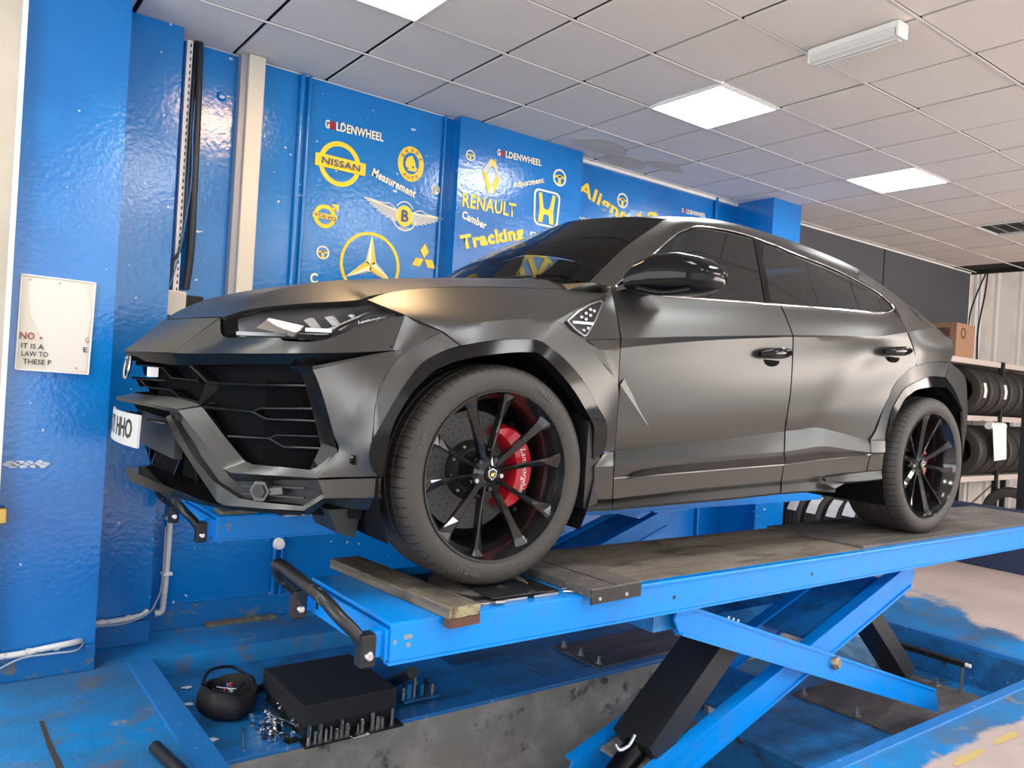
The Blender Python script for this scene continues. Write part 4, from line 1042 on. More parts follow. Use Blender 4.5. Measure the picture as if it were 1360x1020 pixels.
# tyre wall lettering
for (txt, a0, size) in (('PIRELLI', 1.02, .030), ('P ZERO', 2.75, .022), ('PIRELLI', -1.9, .030)):
    tmx = text_mesh(txt, size, .0005, 0, 1.05, bold=.0006)
    def fn(c, a0=a0):
        a = a0-c.x/.345; r = .344+c.y*.9
        return Vector((r*math.cos(a), -.8475-(.1425+.0072)-c.z, .392+r*math.sin(a)))
    map_mesh(tmx, fn); tmx.materials.append(mat('tyre_letter', (.07, .068, .065), .5))
    link(bpy.data.objects.new('tyre_lettering', tmx), car)

# ---- cabin
mb = MB().box((.75, -.78, .45), (3.3, .78, .5)); mb.box((.62, -.76, .5), (.95, .76, 1.12))
mb.build('cabin_floor', M_INTERIOR, car)
for (x, y) in ((1.5, -.38), (1.5, .38), (2.4, -.4), (2.4, .4)):
    mb = MB().box((x-.3, y-.25, .55), (x+.25, y+.25, .75), .04)
    mb.prism([(x+.12, y-.25, .7), (x+.28, y-.25, .7), (x+.48, y-.22, 1.28), (x+.36, y-.22, 1.28)], (0, .48, 0))
    mb.box((x+.38, y-.13, 1.26), (x+.5, y+.13, 1.44), .03)
    mb.build('seat', M_INTERIOR, car)
MB().lathe([(.17, -.012), (.185, 0), (.17, .012), (.16, 0)], (1.05, .38, 1.02), (-1, 0, .35), 28, close=True).build('steering_wheel', M_INTERIOR, car, 60)
MB().box((.55, -.04, 1.49), (.0+.56, .04, 1.5)).build('rear_view_mirror', M_INTERIOR, car) if False else None
# wipers
for y0 in (-.55, .05):
    MB().tube([(.42, y0, 1.185), (.47, y0+.25, 1.20), (.5, y0+.55, 1.205)], .007, 6, smooth=3).build('wiper', M_PLASTIC, car)

# ================================================================== THE LIFT
M_LIFT = mat('lift_blue', (0.0, 0.245, 0.76), 0.32, spec=0.35, mix=[((0.02, 0.22, 0.62), 6, .5, .68, 6), ((0.30, 0.36, 0.40), 45, .70, .73, 3)], bump=.06, bscale=60)
M_DECK = mat('dirty_deck', (0.17, 0.14, 0.11), 0.6, mix=[((0.26, 0.22, 0.175), (2, 9, 9), .42, .62, 8), ((0.075, 0.062, 0.050), (3, 8, 8), .52, .66, 8), ((0.36, .33, .29), 60, .68, .70, 2)], bump=.3, bscale=50)
M_DECKDARK = mat('dark_deck', (0.085, 0.075, 0.068), 0.6, mix=[((0.16, 0.14, 0.125), (2, 9, 9), .45, .65, 8), ((.3, .28, .26), 55, .69, .71, 2)], bump=.35, bscale=60)
M_BLACKST = mat('black_steel', (0.012, 0.012, 0.013), 0.35, mix=((.10, .09, .08), 25, .62, .68, 4))
M_CYL = mat('cylinder_cover_black', (0.014, 0.015, 0.016), 0.45)

YN, YF = 2.09, 2.70         # near and far edge of the near runway
XA, XB = 1.162, 6.44        # front and rear end
def build_lift():
    L = empty('scissor_lift', (3.7, 2.4, -.25))
    o = Vector((3.7, 2.4, -.25))
    def B(mb, name, m, smooth=None, parent=None):
        mb.v = [tuple(Vector(v)-o) for v in mb.v]
        return mb.build(name, m, parent or L, smooth)
    # runway: folded channel with side skirts
    rb = B(MB().box((XA, YN, .735), (XB, YN+.012, .852), .004).box((XA, YF-.012, .735), (XB, YF, .852), .004).box((XA, YN+.005, .842), (XB, YF-.005, .854), .003)
           .box((XA+.01, YN+.01, .74), (XA+.022, YF-.01, .85)), 'runway', M_LIFT)
    B(MB().box((XA-.004, YN-.003, .728), (XB, YN+.03, .737)).box((2.21, YN-.006, .846), (XB, YN+.035, .862), .004), 'runway_lip', M_LIFT)
    B(MB().box((2.20, YN+.04, .850), (3.87, YF, .862), .002), 'deck_plate', M_DECK)
    B(MB().box((3.875, YN+.035, .850), (XB, YF, .8755), .002), 'deck_plate', M_DECKDARK)
    for x in (2.42, 3.37): B(MB().lathe([(0, .0005), (.009, .0005)], (x, YN, .79), (0, -1, 0), 10), 'side_hole', M_BLACKPRINT)
    # end plate with slots
    B(MB().prism([(XA-.012, YN+.01, .74), (XA-.012, YN+.01, .835), (XA-.012, YF-.02, .835), (XA-.012, YF-.02, .74)], (.012, 0, 0)), 'end_plate', M_LIFT)
    B(MB().box((XA-.016, YF-.10, .762), (XA-.011, YF-.085, .80)), 'end_slot', M_BLACKPRINT)
    for q0, q1, zz in ((.045, .075, .80), (.055, .07, .775), (.01, .02, .79)): B(MB().box((XA+q0, YN-.0006, zz), (XA+q1, YN, zz+.014)), 'sticker_remnant', mat('sticker_grey', (.22, .26, .30), .6))
    # roll-off stop: bent black bar hinged on two brackets
    bar = [(1.10, YF-.035, .765), (1.09, YF-.035, .82), (1.03, YF-.045, .875), (1.00, YF-.075, .925), (1.0, YF-.12, .935), (1.0, YF-.24, .93), (1.0, YF-.36, .922), (1.01, YN+.15, .905), (1.03, YN+.085, .87), (1.07, YN+.055, .825), (1.10, YN+.045, .78)]
    st = B(MB().tube(bar, .021, 10, smooth=4), 'roll_off_bar', M_BLACKST, 60)
    for y in (YF-.035, YN+.045):
        br = B(MB().box((1.075, y-.03, .725), (1.125, y+.02, .825), .006), 'stop_bracket', M_BLACKST)
        B(MB().lathe([(0, .012), (.010, .012), (.014, .008), (.016, 0)], (1.10, y-.03, .762), (0, -1, 0), 12), 'stop_bolt', M_CHROME, 30)
        B(MB().box((1.12, y-.02, .75), (1.165, y+.015, .83)), 'hinge_lug', M_LIFT)
    # scissor arms, channel section, outer pair and inner pair
    def arm(a, b, y, h=.118, w=.035, name='scissor_arm'):
        a = Vector((a[0], y, a[1])); b = Vector((b[0], y, b[1])); d = (b-a).normalized(); n = Vector((-d.z, 0, d.x))
        if n.z < 0: n = -n
        mb = MB()
        W = Vector((0, w, 0))
        # web with clipped ends + flanges
        e = d*.09
        poly = [a-n*h*.5+e*.6, a-n*h*.1, a+n*h*.5, b+n*h*.5-e, b-n*h*.15, b-n*h*.5]
        mb.prism(poly, (0, .012, 0))
        mb.bar(a+n*h*.47+W*.5, b+n*h*.47-e+W*.5, w*1.4, .014, up=n)
        mb.bar(a-n*h*.47+e*.7+W*.5, b-n*h*.47+W*.5, w*1.4, .014, up=n)
        return B(mb, name, M_LIFT)
    A1 = ((2.50, .685), (4.86, -.115)); A2 = ((4.60, .66), (2.28, -.12))
    for y in (2.145, 2.60): arm(*A1, y)
    for y in (2.21, 2.53): arm(*A2, y, .135, .045)
    for y in (2.135, 2.62): B(MB().lathe([(0, .022), (.018, .022), (.022, .014), (.030, .012), (.034, 0), (.034, -.02)], (3.70, y, .305), (0, -1, 0), 20), 'pivot_pin', mat('pin_brass', (.35, .28, .2), .4, .8), 30)
    B(MB().bar((3.7, 2.16, .287), (3.7, 2.62, .287), .05, .05), 'pivot_shaft', M_STEEL)
    # cross plate between the inner arms
    def along(t, off=0.0): 
        a = Vector((4.60, 0, .66)); b = Vector((2.28, 0, -.12)); p = a.lerp(b, t); d = (b-a).normalized(); n = Vector((-d.z, 0, d.x)); n = n if n.z > 0 else -n
        return p+n*off
    p0 = along(.56, .03); p1 = along(.68, .03)
    B(MB().prism([(p0.x, 2.25, p0.z), (p1.x, 2.25, p1.z), (p1.x, 2.53, p1.z), (p0.x, 2.53, p0.z)], (0, 0, -.012)), 'cross_plate', M_PITBLUE)
    p0 = along(.74, .04); p1 = along(.90, .04)
    B(MB().prism([(p0.x, 2.25, p0.z), (p1.x, 2.25, p1.z), (p1.x, 2.53, p1.z), (p0.x, 2.53, p0.z)], (0, 0, -.012)), 'cross_plate', mat('scuffed_plate', (.17, .165, .15), .6, mix=((.3, .29, .26), 8, .5, .6, 5), bump=.2))
    p0 = along(.10, .05); p1 = along(.40, .05)
    B(MB().prism([(p0.x, 2.25, p0.z), (p1.x, 2.25, p1.z), (p1.x, 2.53, p1.z), (p0.x, 2.53, p0.z)], (0, 0, -.012)), 'cross_plate', M_PITBLUE)
    # hydraulic ram covers
    def box_beam(a, b, wy_, th, name, m=M_CYL, bolts=True):
        mb = MB().bar(a, b, wy_, th, up=(0, 0, 1)); return B(mb, name, m)
    c1 = box_beam((3.048,2.36,0.477), (2.547,2.36,0.058), .22, .12, 'ram_cover')
    B(MB().tube([(2.621,2.36,0.12), (2.36,2.36,-0.099)], .055, 16), 'hydraulic_ram', M_GLOSS, 40)
    B(MB().tube([(2.404,2.24,0.189), (2.368,2.235,0.156), (2.313,2.235,0.15), (2.29,2.24,0.177)], .008, 6, smooth=4), 'cable_loop', M_STEEL, 60)
    B(MB().box((1.90, 2.24, -.26), (2.02, 2.48, -.10)), 'ram_anchor', M_LIFT)
    B(MB().bar((4.442,2.42,0.393), (4.917,2.42,-0.031), .16, .10), 'ram_cover', M_CYL)
    for k in range(3): B(MB().box((2.96+.035*k, 2.235, .585-.012*k), (2.972+.035*k, 2.239, .605-.012*k)), 'cover_label', M_WHITE)
    # roller box under the runway, foot plate and anchors
    for ya, yb in ((YN+.06, YN+.12), (YF-.12, YF-.06)): B(MB().box((4.35, ya, .70), (4.72, yb, .735)), 'top_rail', M_LIFT)
    B(MB().box((2.42, YN+.10, .62), (2.66, YF-.10, .737)), 'top_bracket', M_PITBLUE)
    return L, B
lift, B_ = build_lift()
far_lift = copy_tree(lift)
far_lift.location = (3.73, 2.4+1.87, -.25)
tag(lift, 'raised blue scissor lift runway nearest the viewer, under the near wheels', 'car lift', None)
tag(far_lift, 'raised blue scissor lift runway nearest the wall, behind and under the car', 'car lift', None)

# base plates with anchor bolts in the pit
def base_plate(x0, y0, x1, y1, z, label):
    r = empty('base_plate', ((x0+x1)/2, (y0+y1)/2, z), label, 'base plate')
    MB().box((-(x1-x0)/2, -(y1-y0)/2, 0), ((x1-x0)/2, (y1-y0)/2, .012), .003).build('plate', M_DECKDARK, r)
    for sx in (-1, 1):
        for sy in (-1, 0, 1):
            b = MB().lathe([(0, .055), (.009, .055), (.009, .03), (.016, .03), (.016, .014), (.026, .012), (.026, .010)], (sx*((x1-x0)/2-.05), sy*((y1-y0)/2-.05), 0), (0, 0, 1), 8).build('anchor_bolt', M_STEEL, r, 30)
base_plate(4.46, 2.05, 5.55, 2.85, -.25, 'dark steel base plate with anchor bolts at the right end of the pit')
base_plate(3.35, 3.45, 4.35, 3.88, -.1, 'dark steel base plate with bolts on the ledge under the near runway')
# guide rails of the near scissor
for (y, lab) in ((2.93, 'thin steel guide rod lying beside the right base plate'), ):
    tag(MB().box((3.75, y, -.25), (4.5, y+.03, -.21)).box((3.75, y+.07, -.25), (4.5, y+.085, -.225)).build('guide_rod', M_STEEL), lab, 'rod')
# black safety bar on posts in the pit
r = empty('safety_bar', (5.5, 2.45, -.25), 'low black bar on two thin posts at the right end of the pit', 'safety bar')
MB().bar((.0, .42, .20), (.0, -.17, .20), .05, .03).build('rail', M_BLACKST, r)
for y in (.38, -.15): MB().tube([(0, y, 0), (0, y, .19)], .012, 8).build('post', M_STEEL, r, 60)
MB().lathe([(0, .03), (.012, .03), (.014, 0)], (0, -.17, .2), (0, -1, 0), 8).build('end_knob', M_WHITE, r, 30)
# blue cloth heap behind the bar
bm = bmesh.new(); bmesh.ops.create_icosphere(bm, subdivisions=4, radius=1)
for v in bm.verts:
    n = .12*math.sin(v.co.x*7+1)*math.cos(v.co.y*6)+.07*math.sin(v.co.z*11+v.co.x*9)
    v.co = Vector((v.co.x*.16*(1+n), v.co.y*.28*(1+n*1.4), max(0, v.co.z)*.16*(1+n*2)))
me = bpy.data.meshes.new('rag'); bm.to_mesh(me); bm.free(); me.materials.append(mat('rag_blue', (.22, .42, .62), .85)); me.polygons.foreach_set('use_smooth', [True]*len(me.polygons))
rg = link(bpy.data.objects.new('rag', me)); rg.location = (5.55, 3.10, -.25); tag(rg, 'pale blue cloth crumpled in the far corner of the pit', 'cloth')

# ---- loose pieces on the runway
def top(v, z=.855): return v
r = empty('wooden_beam', (1.37, 2.40, .854), 'worn timber plank across the front of the near runway', 'plank')
r.rotation_euler = (0, 0, .09)
M_WOOD = mat('dirty_wood', (.11, .092, .07), .7, mix=[((.19, .165, .125), (30, 3, 30), .45, .6, 6), ((.035, .03, .025), (4, 4, 4), .5, .65, 6)], bump=.3, bscale=40)
MB().box((-.062, -.345, 0), (.062, .40, .036), .003).build('plank', M_WOOD, r)
MB().box((-.060, -.350, .002), (.060, -.3445, .034)).build('painted_end', mat('moss_end', (.30, .29, .16), .7, mix=((.10, .05, .03), 25, .45, .6, 4)), r)
MB().box((-.06, -.352, -.028), (.06, -.32, .0)).build('rusty_shim', mat('rust', (.10, .045, .03), .8), r)
r = empty('ramp_block', (2.04, 2.36, .854), 'black edged steel cover plate lying across the near runway behind the front wheel', 'cover plate')
r.rotation_euler = (0, 0, .05)
MB().box((-.13, -.315, .0), (.13, .32, .034), .004).build('cover', M_DECKDARK, r)
MB().box((-.132, -.318, -.022), (.132, -.31, .030), .002).build('edge_strip', M_BLACKST, r)
MB().box((-.002, -.31, .0345), (.002, .32, .0355)).build('cover_seam', M_BLACKPRINT, r)
for x in (-.09, .05): MB().lathe([(0, .003), (.007, .003), (.008, 0)], (x, -.318, -.004), (0, -1, 0), 8).build('rivet', M_STEEL, r, 30)
# turning plates under the front wheels
def turntable(x, y, label):
    r = empty('turning_plate', (x, y, .854), label, 'turning plate')
    MB().box((-.21, -.20, 0), (.22, .20, .008), .002).build('lower_plate', M_BLACKST, r)
    MB().lathe([(0, .016), (.18, .016), (.183, .012), (.183, .008)], (0, 0, 0), (0, 0, 1), 48).build('turning_disc', M_DECKDARK, r, 30)
    MB().box((-.10, -.23, .016), (.13, .14, .0215), .002).build('top_plate', M_BLACKST, r)
    for k in range(3): MB().box((-.2+.14*k, -.232, .0), (-.09+.14*k, -.20, .010), .002).build('slide_bar', M_STEEL, r)
    MB().tube([(.22, -.22, .006), (.26, -.235, .006), (.275, -.20, .006), (.24, -.19, .006)], .004, 6, smooth=4).build('locking_pin', M_STEEL, r, 60)
turntable(1.66, 2.36, 'black turning plate under the near front wheel')
turntable(1.69, 4.08, 'black turning plate under the far front wheel')
tag(MB().tube([(1.49, 2.14, .857), (1.51, 2.12, .858), (1.54, 2.135, .858), (1.56, 2.12, .862)], .003, 5, smooth=5).tube([(1.565, 2.12, .862), (1.60, 2.115, .862)], .007, 8).build('pin_chain', M_STEEL, None, 60), 'small steel pin on a chain beside the timber plank', 'pin')
tag(MB().box((1.22, 3.98, .854), (1.40, 4.10, .874), .004).build('wood_offcut', M_WOOD), 'short wooden offcut on the far runway under the car nose', 'wood block')

ORD = ['first', 'second', 'third', 'fourth', 'fifth', 'sixth', 'seventh', 'eighth', 'ninth', 'tenth', 'eleventh', 'twelfth', 'thirteenth', 'fourteenth', 'fifteenth', 'sixteenth', 'seventeenth']
# ================================================================== THINGS IN THE PIT AND ON THE WALLS
# black foam-lidded tool case
tc = empty('tool_case', (1.70, 3.66, -.1), 'flat black tool case with sockets along its front edge', 'tool case')
M_CASE = mat('case_black', (.010, .011, .013), .75)
MB().box((-.24, -.27, .07), (.24, .27, .17), .006).build('case_lid', M_CASE, tc)
MB().box((-.22, -.24, 0), (.22, .26, .07)).build('case_body', M_CASE, tc)
MB().box((-.25, -.33, 0), (.25, -.24, .012)).build('front_tray', M_BLACKST, tc)
MB().tube([(-.03, -.335, .01), (-.03, -.36, .015), (.05, -.36, .015), (.05, -.335, .01)], .006, 6).build('case_handle', M_CHROME, tc, 60)
rnd = random.Random(11)
k = 0
for i in range(17):
    x = -.21+.0265*i
    if rnd.random() < .12: continue
    h = rnd.choice((.028, .04, .055, .065)); rr = rnd.choice((.008, .010, .012))
    s = MB().lathe([(0, h-.006), (rr*.6, h-.006), (rr*.65, h), (rr, h), (rr, 0), (0, 0)], (1.70+x, 3.66-.275-.012*(i % 2), -.088), (0, 0, 1), 12).build('socket', M_CHROME, None, 30)
    k += 1; tag(s, ORD[k-1]+' chrome socket from the left in the tool case tray', 'socket', 'sockets in the tool case tray')
# tool bag
bag = empty('tool_bag', (1.275, 3.90, -.1), 'open black fabric tool bag full of bits beside the tool case', 'tool bag')
n = 28; vs = []; fs = []
prof = [(.0, 0), (.11, 0), (.135, .03), (.14, .08), (.13, .125), (.115, .13), (.118, .08), (.10, .04), (0, .035)]
for (r_, h_) in prof:
    for q in range(n):
        t = 2*PI*q/n; w = 1+.06*math.sin(3*t+h_*20)+.04*math.sin(7*t)
        vs.append((r_*1.0*w*math.cos(t), r_*1.15*w*math.sin(t), h_+(.018*math.sin(2*t+.6) if h_ > .1 else 0)))
for i in range(len(prof)-1):
    for q in range(n): fs.append((i*n+q, i*n+(q+1) % n, (i+1)*n+(q+1) % n, (i+1)*n+q))
mesh_obj('bag_body', vs, fs, mat('bag_fabric', (.012, .012, .013), .7), bag, 60)
MB().tube([(-.10, .08, .12), (-.05, .14, .16), (.06, .16, .155), (.12, .10, .125)], .008, 6, smooth=4).build('bag_strap', M_BLACKST, bag, 60)
tag(MB().tube([(1.46, 4.02, -.08), (1.6, 4.06, -.06), (1.72, 4.0, -.07)], .018, 8, smooth=4).tube([(1.44, 4.0, -.06), (1.6, 4.1, -.08), (1.74, 4.04, -.08)], .015, 8, smooth=4).build('hose', M_BLACKST, None, 60), 'black hose lying behind the tool bag', 'hose')
rnd = random.Random(5)
M_PINK = mat('red_plastic', (.42, .05, .07), .5)
for i in range(12):
    t = rnd.uniform(0, 2*PI); d = rnd.uniform(0, .07); a = rnd.uniform(0, PI); l = rnd.uniform(.02, .05)
    c = Vector((1.275+d*math.cos(t), 3.90+d*math.sin(t), -.002+rnd.uniform(0, .02))); v = Vector((l*math.cos(a), l*math.sin(a), .008))
    o = MB().tube([c-v, c+v*.6, c+v], [.006, .006, .009], 8).build('hand_bit', (M_CHROME, M_BLACKST, M_PINK)[0 if i % 3 else (2 if i % 2 else 1)], None, 50)
    tag(o, 'small bit lying in the black tool bag', 'bit', 'bits in the tool bag')
# loose spanners and sockets between bag and case
def spanner(x, y, z, ang, L, label, group='loose tools on the ledge', tilt=0):
    d = Vector((math.cos(ang), math.sin(ang), tilt)); n = Vector((-d.y, d.x, 0)); c = Vector((x, y, z))
    mb = MB().bar(c-d*L/2, c+d*L/2, .010, .005)
    for sgn, r_ in ((1, .014), (-1, .012)):
        mb.lathe([(r_*.55, .004), (r_, .004), (r_, -.004), (r_*.55, -.004)], c+d*sgn*(L/2+r_*.6), (0, 0, 1), 14, close=True)
    o = mb.build('spanner', M_CHROME, None, 40); tag(o, label, 'spanner', group)
rnd = random.Random(9)
for i in range(13):
    spanner(1.405+rnd.uniform(-.06, .06), 3.60+rnd.uniform(-.13, .13), -.092+.007*i*.8, rnd.uniform(1.0, 2.4), rnd.uniform(.09, .20), 'chrome spanner in the loose heap between tool bag and tool case', tilt=rnd.uniform(-.05, .05))
for i in range(12):
    x = 1.40+rnd.uniform(-.07, .07); y = 3.50+rnd.uniform(-.05, .12); a = rnd.uniform(0, PI)
    c = Vector((x, y, -.088)); v = Vector((math.cos(a), math.sin(a), 0))*rnd.uniform(.012, .03)
    tag(MB().tube([c-v, c+v], .010, 10).build('socket', M_CHROME if i % 4 else M_BLACKST, None, 40), 'socket lying in the loose heap between tool bag and tool case', 'socket', 'loose sockets on the ledge')
tag(MB().tube([(1.276,3.655,-0.095), (1.219,3.47,-0.095)], .005, 6).lathe([(0, .006), (.010, .006), (.010, -.006), (0, -.006)], (1.216,3.448,-0.095), (0, 0, 1), 8).build('screwdriver', M_STEEL, None, 50), 'thin steel driver lying alone in front of the tool bag', 'screwdriver')
tag(MB().prism([(1.40, 3.40, -.1), (1.47, 3.41, -.1), (1.46, 3.46, -.1), (1.39, 3.45, -.1)], (0, 0, .008)).build('steel_offcut', M_BLACKST), 'small flat dark plate at the edge of the ledge', 'plate')
for i, (u_, lab) in enumerate((((1.178,4.265,-0.098), 'crumpled white scrap left of the tool bag'), ((1.134,4.05,-0.098), 'torn white scrap below the first one'), ((1.119,3.609,-0.098), 'small white scrap near the frame edge'))):
    c = Vector(u_); rr = random.Random(i)
    pts = [c+Vector((rr.uniform(.7, 1.3)*.028*math.cos(t), rr.uniform(.6, 1.3)*.018*math.sin(t), rr.uniform(0, .006))) for t in [q*PI/4 for q in range(8)]]
    tag(MB().prism(pts, (0, 0, .002)).build('paper_scrap', M_WHITE), lab, 'litter')
# anchor brackets on the ledge by the near runway's front end
ab = empty('anchor_bracket', Vector((2.174,3.603,-0.095)), 'blue bolted bracket on the ledge beside the tool case', 'bracket')
MB().box((-.10, -.06, 0), (.12, .06, .01), .002).build('bracket_foot', M_PITBLUE, ab)
for a_, b_ in (((-.07, -.03, .01), (-.045, .03, .085)), ((.01, -.03, .01), (.03, .03, .07))): MB().box(a_, b_).build('bracket_cheek', M_PITBLUE, ab)
for x, h in ((-.085, .06), (-.02, .10), (.05, .085), (.09, .05)):
    MB().lathe([(0, h), (.010, h), (.010, h-.02), (.017, h-.022), (.017, h-.035), (.010, h-.036), (.010, 0)], (x, -.015, .01), (0, 0, 1), 8).build('bracket_bolt', M_STEEL if x != .05 else M_BLACKST, ab, 30)
tag(MB().tube([(2.103,3.744,-0.05), (2.034,3.414,0.12)], .03, 12).build('air_hose_end', M_BLACKST, None, 50), 'black rubber strut leaning under the runway front', 'strut')
# steel tube on the floor and timber batten by the wall
a = Vector((0.829,3.39,0.03)); b = Vector((0.888,2.992,0.03))
st = tag(MB().lathe([(.018, 0), (.026, 0), (.026, (b-a).length), (.018, (b-a).length)], a, b-a, 20, close=True).build('steel_tube', M_BLACKST, None, 40), 'dark steel tube lying on the floor at the bottom edge', 'tube')
a = Vector((1.447,4.918,0.012)); b = Vector((1.885,4.913,0.012))
tag(MB().bar(a, b, .05, .022).build('wooden_batten', M_WOOD), 'thin dirty wooden batten lying along the wall', 'batten')
tag(MB().prism([(0.477,3.935,0), (0.493,3.927,0), (0.498,3.664,0), (0.515,3.371,0), (0.487,3.387,0), (0.478,3.676,0)], (0, 0, .003)).build('floor_seam', mat('seam_dark', (.05, .045, .04), .9)), 'dark cracked joint running across the painted floor', 'floor crack')['kind'] = 'structure'
bpy.data.objects['floor_seam'].name = 'trim_21'
for k in ('label', 'category'): del bpy.data.objects['trim_21'][k]

# ---- left wall: sign, cables, trunking, pipes
M_CABLE = mat('black_cable', (.012, .013, .018), .45)
M_PVC = mat('white_pipe', (.74, .74, .72), .35, mix=((.35, .38, .42), 30, .6, .68, 3))
sg = empty('notice_board', (.518, 4.5, 1.745), 'peeling cream notice screwed to the blue column', 'sign')
M_NOTICE = mat('notice_cream', (.66, .63, .53), .55)
sp = [Vector((0.359,4.488,1.979)), Vector((0.679,4.488,1.975)), Vector((0.669,4.488,1.512)), Vector((0.355,4.488,1.52))]
O_ = Vector((.518, 4.5, 1.745))
MB().prism([p-O_ for p in sp], (0, .008, 0)).build('board', M_NOTICE, sg)
worn = [(0.388,4.486,1.961), (0.522,4.486,1.97), (0.628,4.486,1.961), (0.651,4.486,1.911), (0.667,4.486,1.805), (0.659,4.486,1.698), (0.658,4.486,1.523), (0.487,4.486,1.52), (0.475,4.486,1.631), (0.449,4.486,1.695), (0.407,4.486,1.78), (0.394,4.486,1.852)]
MB().prism([Vector(p)-O_ for p in worn], (0, .003, 0)).build('peeled_area', mat('peeled_pale', (.72, .69, .63), .5), sg)
edge = mat('notice_edge', (.85, .85, .82), .5)
for a, b in zip(sp, sp[1:]+sp[:1]): MB().bar(a-O_+Vector((0, -.003, 0)), b-O_+Vector((0, -.003, 0)), .003, .006).build('board_edge', edge, sg)

def wall_text(txt, A, B, h, m, name, parent=None, origin=(0, 0, 0), bold=.0, y_off=-.004, shear=0, up=None):
    A = Vector(A); B = Vector(B); O = Vector(origin)
    tmx = text_mesh(txt, 1.0, 0.0, shear, 1.0+bold*2.2, align='LEFT', bold=bold)
    xs = [v.co.x for v in tmx.vertices]; ys = [v.co.y for v in tmx.vertices]
    x0, x1, y0, y1 = min(xs), max(xs), min(ys), max(ys)
    d = B-A; L = d.length; d.normalize()
    n = Vector((0, -1, 0)); u = Vector(up) if up else d.cross(n); u = u if u.z > 0 else -u
    map_mesh(tmx, lambda c: A+d*((c.x-x0)/(x1-x0)*L)+u*(((c.y-y0)/(y1-y0)-.5)*h)+Vector((0, y_off, 0))-O)
    tmx.materials.append(m)
    return link(bpy.data.objects.new(name, tmx), parent)
M_RED2 = mat('faded_red_print', (.28, .02, .02), .5)
wall_text('NO', (0.366,4.487,1.685), (0.427,4.487,1.684), .034, M_RED2, 'notice_text', sg, O_, .015)
wall_text(',', (0.447,4.487,1.68), (0.46,4.487,1.674), .012, M_RED2, 'notice_text', sg, O_)
wall_text('G', (0.647,4.487,1.682), (0.662,4.487,1.683), .026, M_RED2, 'notice_text', sg, O_)
wall_text('IT IS A', (0.374,4.487,1.636), (0.468,4.487,1.634), .025, M_BLACKPRINT, 'notice_text', sg, O_, .01)
wall_text('LAW TO', (0.377,4.487,1.598), (0.489,4.487,1.598), .025, M_BLACKPRINT, 'notice_text', sg, O_, .01)
wall_text('THESE P', (0.384,4.487,1.56), (0.504,4.487,1.56), .025, M_BLACKPRINT, 'notice_text', sg, O_, .01)
wall_text('E', (0.641,4.487,1.634), (0.658,4.487,1.635), .025, M_BLACKPRINT, 'notice_text', sg, O_, .01)
for q in ((0.395,4.486,1.958), (0.521,4.486,1.955), (0.614,4.486,1.539)):
    MB().lathe([(0, .003), (.005, .002), (.006, 0)], Vector(q)-O_, (0, -1, 0), 8).build('screw', M_STEEL, sg)
# bare plaster scar on the column
sc = [Vector((0.342,4.497,1.057))+Vector((.17*i/12, 0, .012*math.sin(i*2.1))) for i in range(13)]
mb = MB()
rnd = random.Random(2)
for i, c in enumerate(sc):
    pts = [c+Vector((.018*rnd.uniform(.6, 1.2)*math.cos(t), 0, .011*rnd.uniform(.5, 1.2)*math.sin(t))) for t in [q*PI/4 for q in range(8)]]
    mb.prism(pts, (0, .004, 0))
o = mb.build('paint_chip', mat('bare_plaster', (.62, .68, .72), .7), bpy.data.objects['wall_column']); o['kind'] = 'stuff'
# brass fitting at the left edge
bf = tag(MB().box(Vector((0.299,4.43,0.855)), Vector((0.354,4.47,0.78)), .006).build('brass_fitting', mat('brass', (.62, .42, .12), .3, .9)), 'small brass fitting at the left edge of the picture', 'fitting')

# perforated white trunking with black cables
tr = empty('slotted_trunking', (1.17, 4.94, 2.5), 'white slotted cable trunking running down from the ceiling', 'trunking')
MB().box((-.016, 0, -.86), (.016, .045, 1.0)).build('trunking_body', M_TRIMWHITE, tr)
mbx = MB()
for k in range(46): mbx.box((.002, -.002, -.84+.04*k), (.009, .001, -.82+.04*k))
o = mbx.build('trunking_slots', M_BLACKPRINT, tr); o['kind'] = 'stuff'
MB().tube([(1.224,4.96,3.547), (1.229,4.93,3.083), (1.233,4.93,2.726), (1.237,4.93,2.279), (1.221,4.93,2.035)], .024, 8, smooth=5).build('black_cable', M_CABLE, None, 60)
tag(bpy.data.objects['black_cable'], 'thick black cable bundle beside the slotted trunking', 'cable')
o = MB().tube([(1.206,4.95,3.574), (1.193,4.92,3.071), (1.195,4.92,2.672), (1.19,4.92,2.315), (1.135,4.92,2.165), (1.121,4.92,1.974)], .0085, 6, smooth=5).build('black_cable', M_CABLE, None, 60)
tag(o, 'thin black cable bowing out left of the thick bundle', 'cable')
o = MB().tube([(1.234,4.95,3.547), (1.207,4.915,3.029), (1.213,4.915,2.63), (1.165,4.915,2.2), (1.121,4.915,2.018)], .004, 6, smooth=5).build('blue_cable', mat('blue_cable', (.1, .25, .6), .5), None, 60)
tag(o, 'thin blue wire hanging in front of the black cables', 'cable')
for i, (a, b) in enumerate((((1.129,4.94,3.546), (1.231,4.94,3.547)),)):
    tag(MB().bar(a, b, .05, .06).build('ceiling_bracket', mat('plaster_grey', (.42, .40, .36), .8)), 'crumbling plaster lump where the cables meet the ceiling', 'plaster')
# switch box
sb = empty('switch_box', Vector((1.174,4.93,1.958)), 'cream switch box under the slotted trunking', 'switch box')
MB().box((-.065, -.03, -.09), (.05, .05, .06), .008).build('box_body', mat('box_cream', (.62, .60, .54), .45), sb)
MB().box((-.072, -.02, -.09), (-.062, .04, .055), .003).build('box_side', M_BLACKPRINT, sb)
MB().box((.05, .02, -.03), (.16, .05, .045), .005).build('small_box', M_CASE, sb)
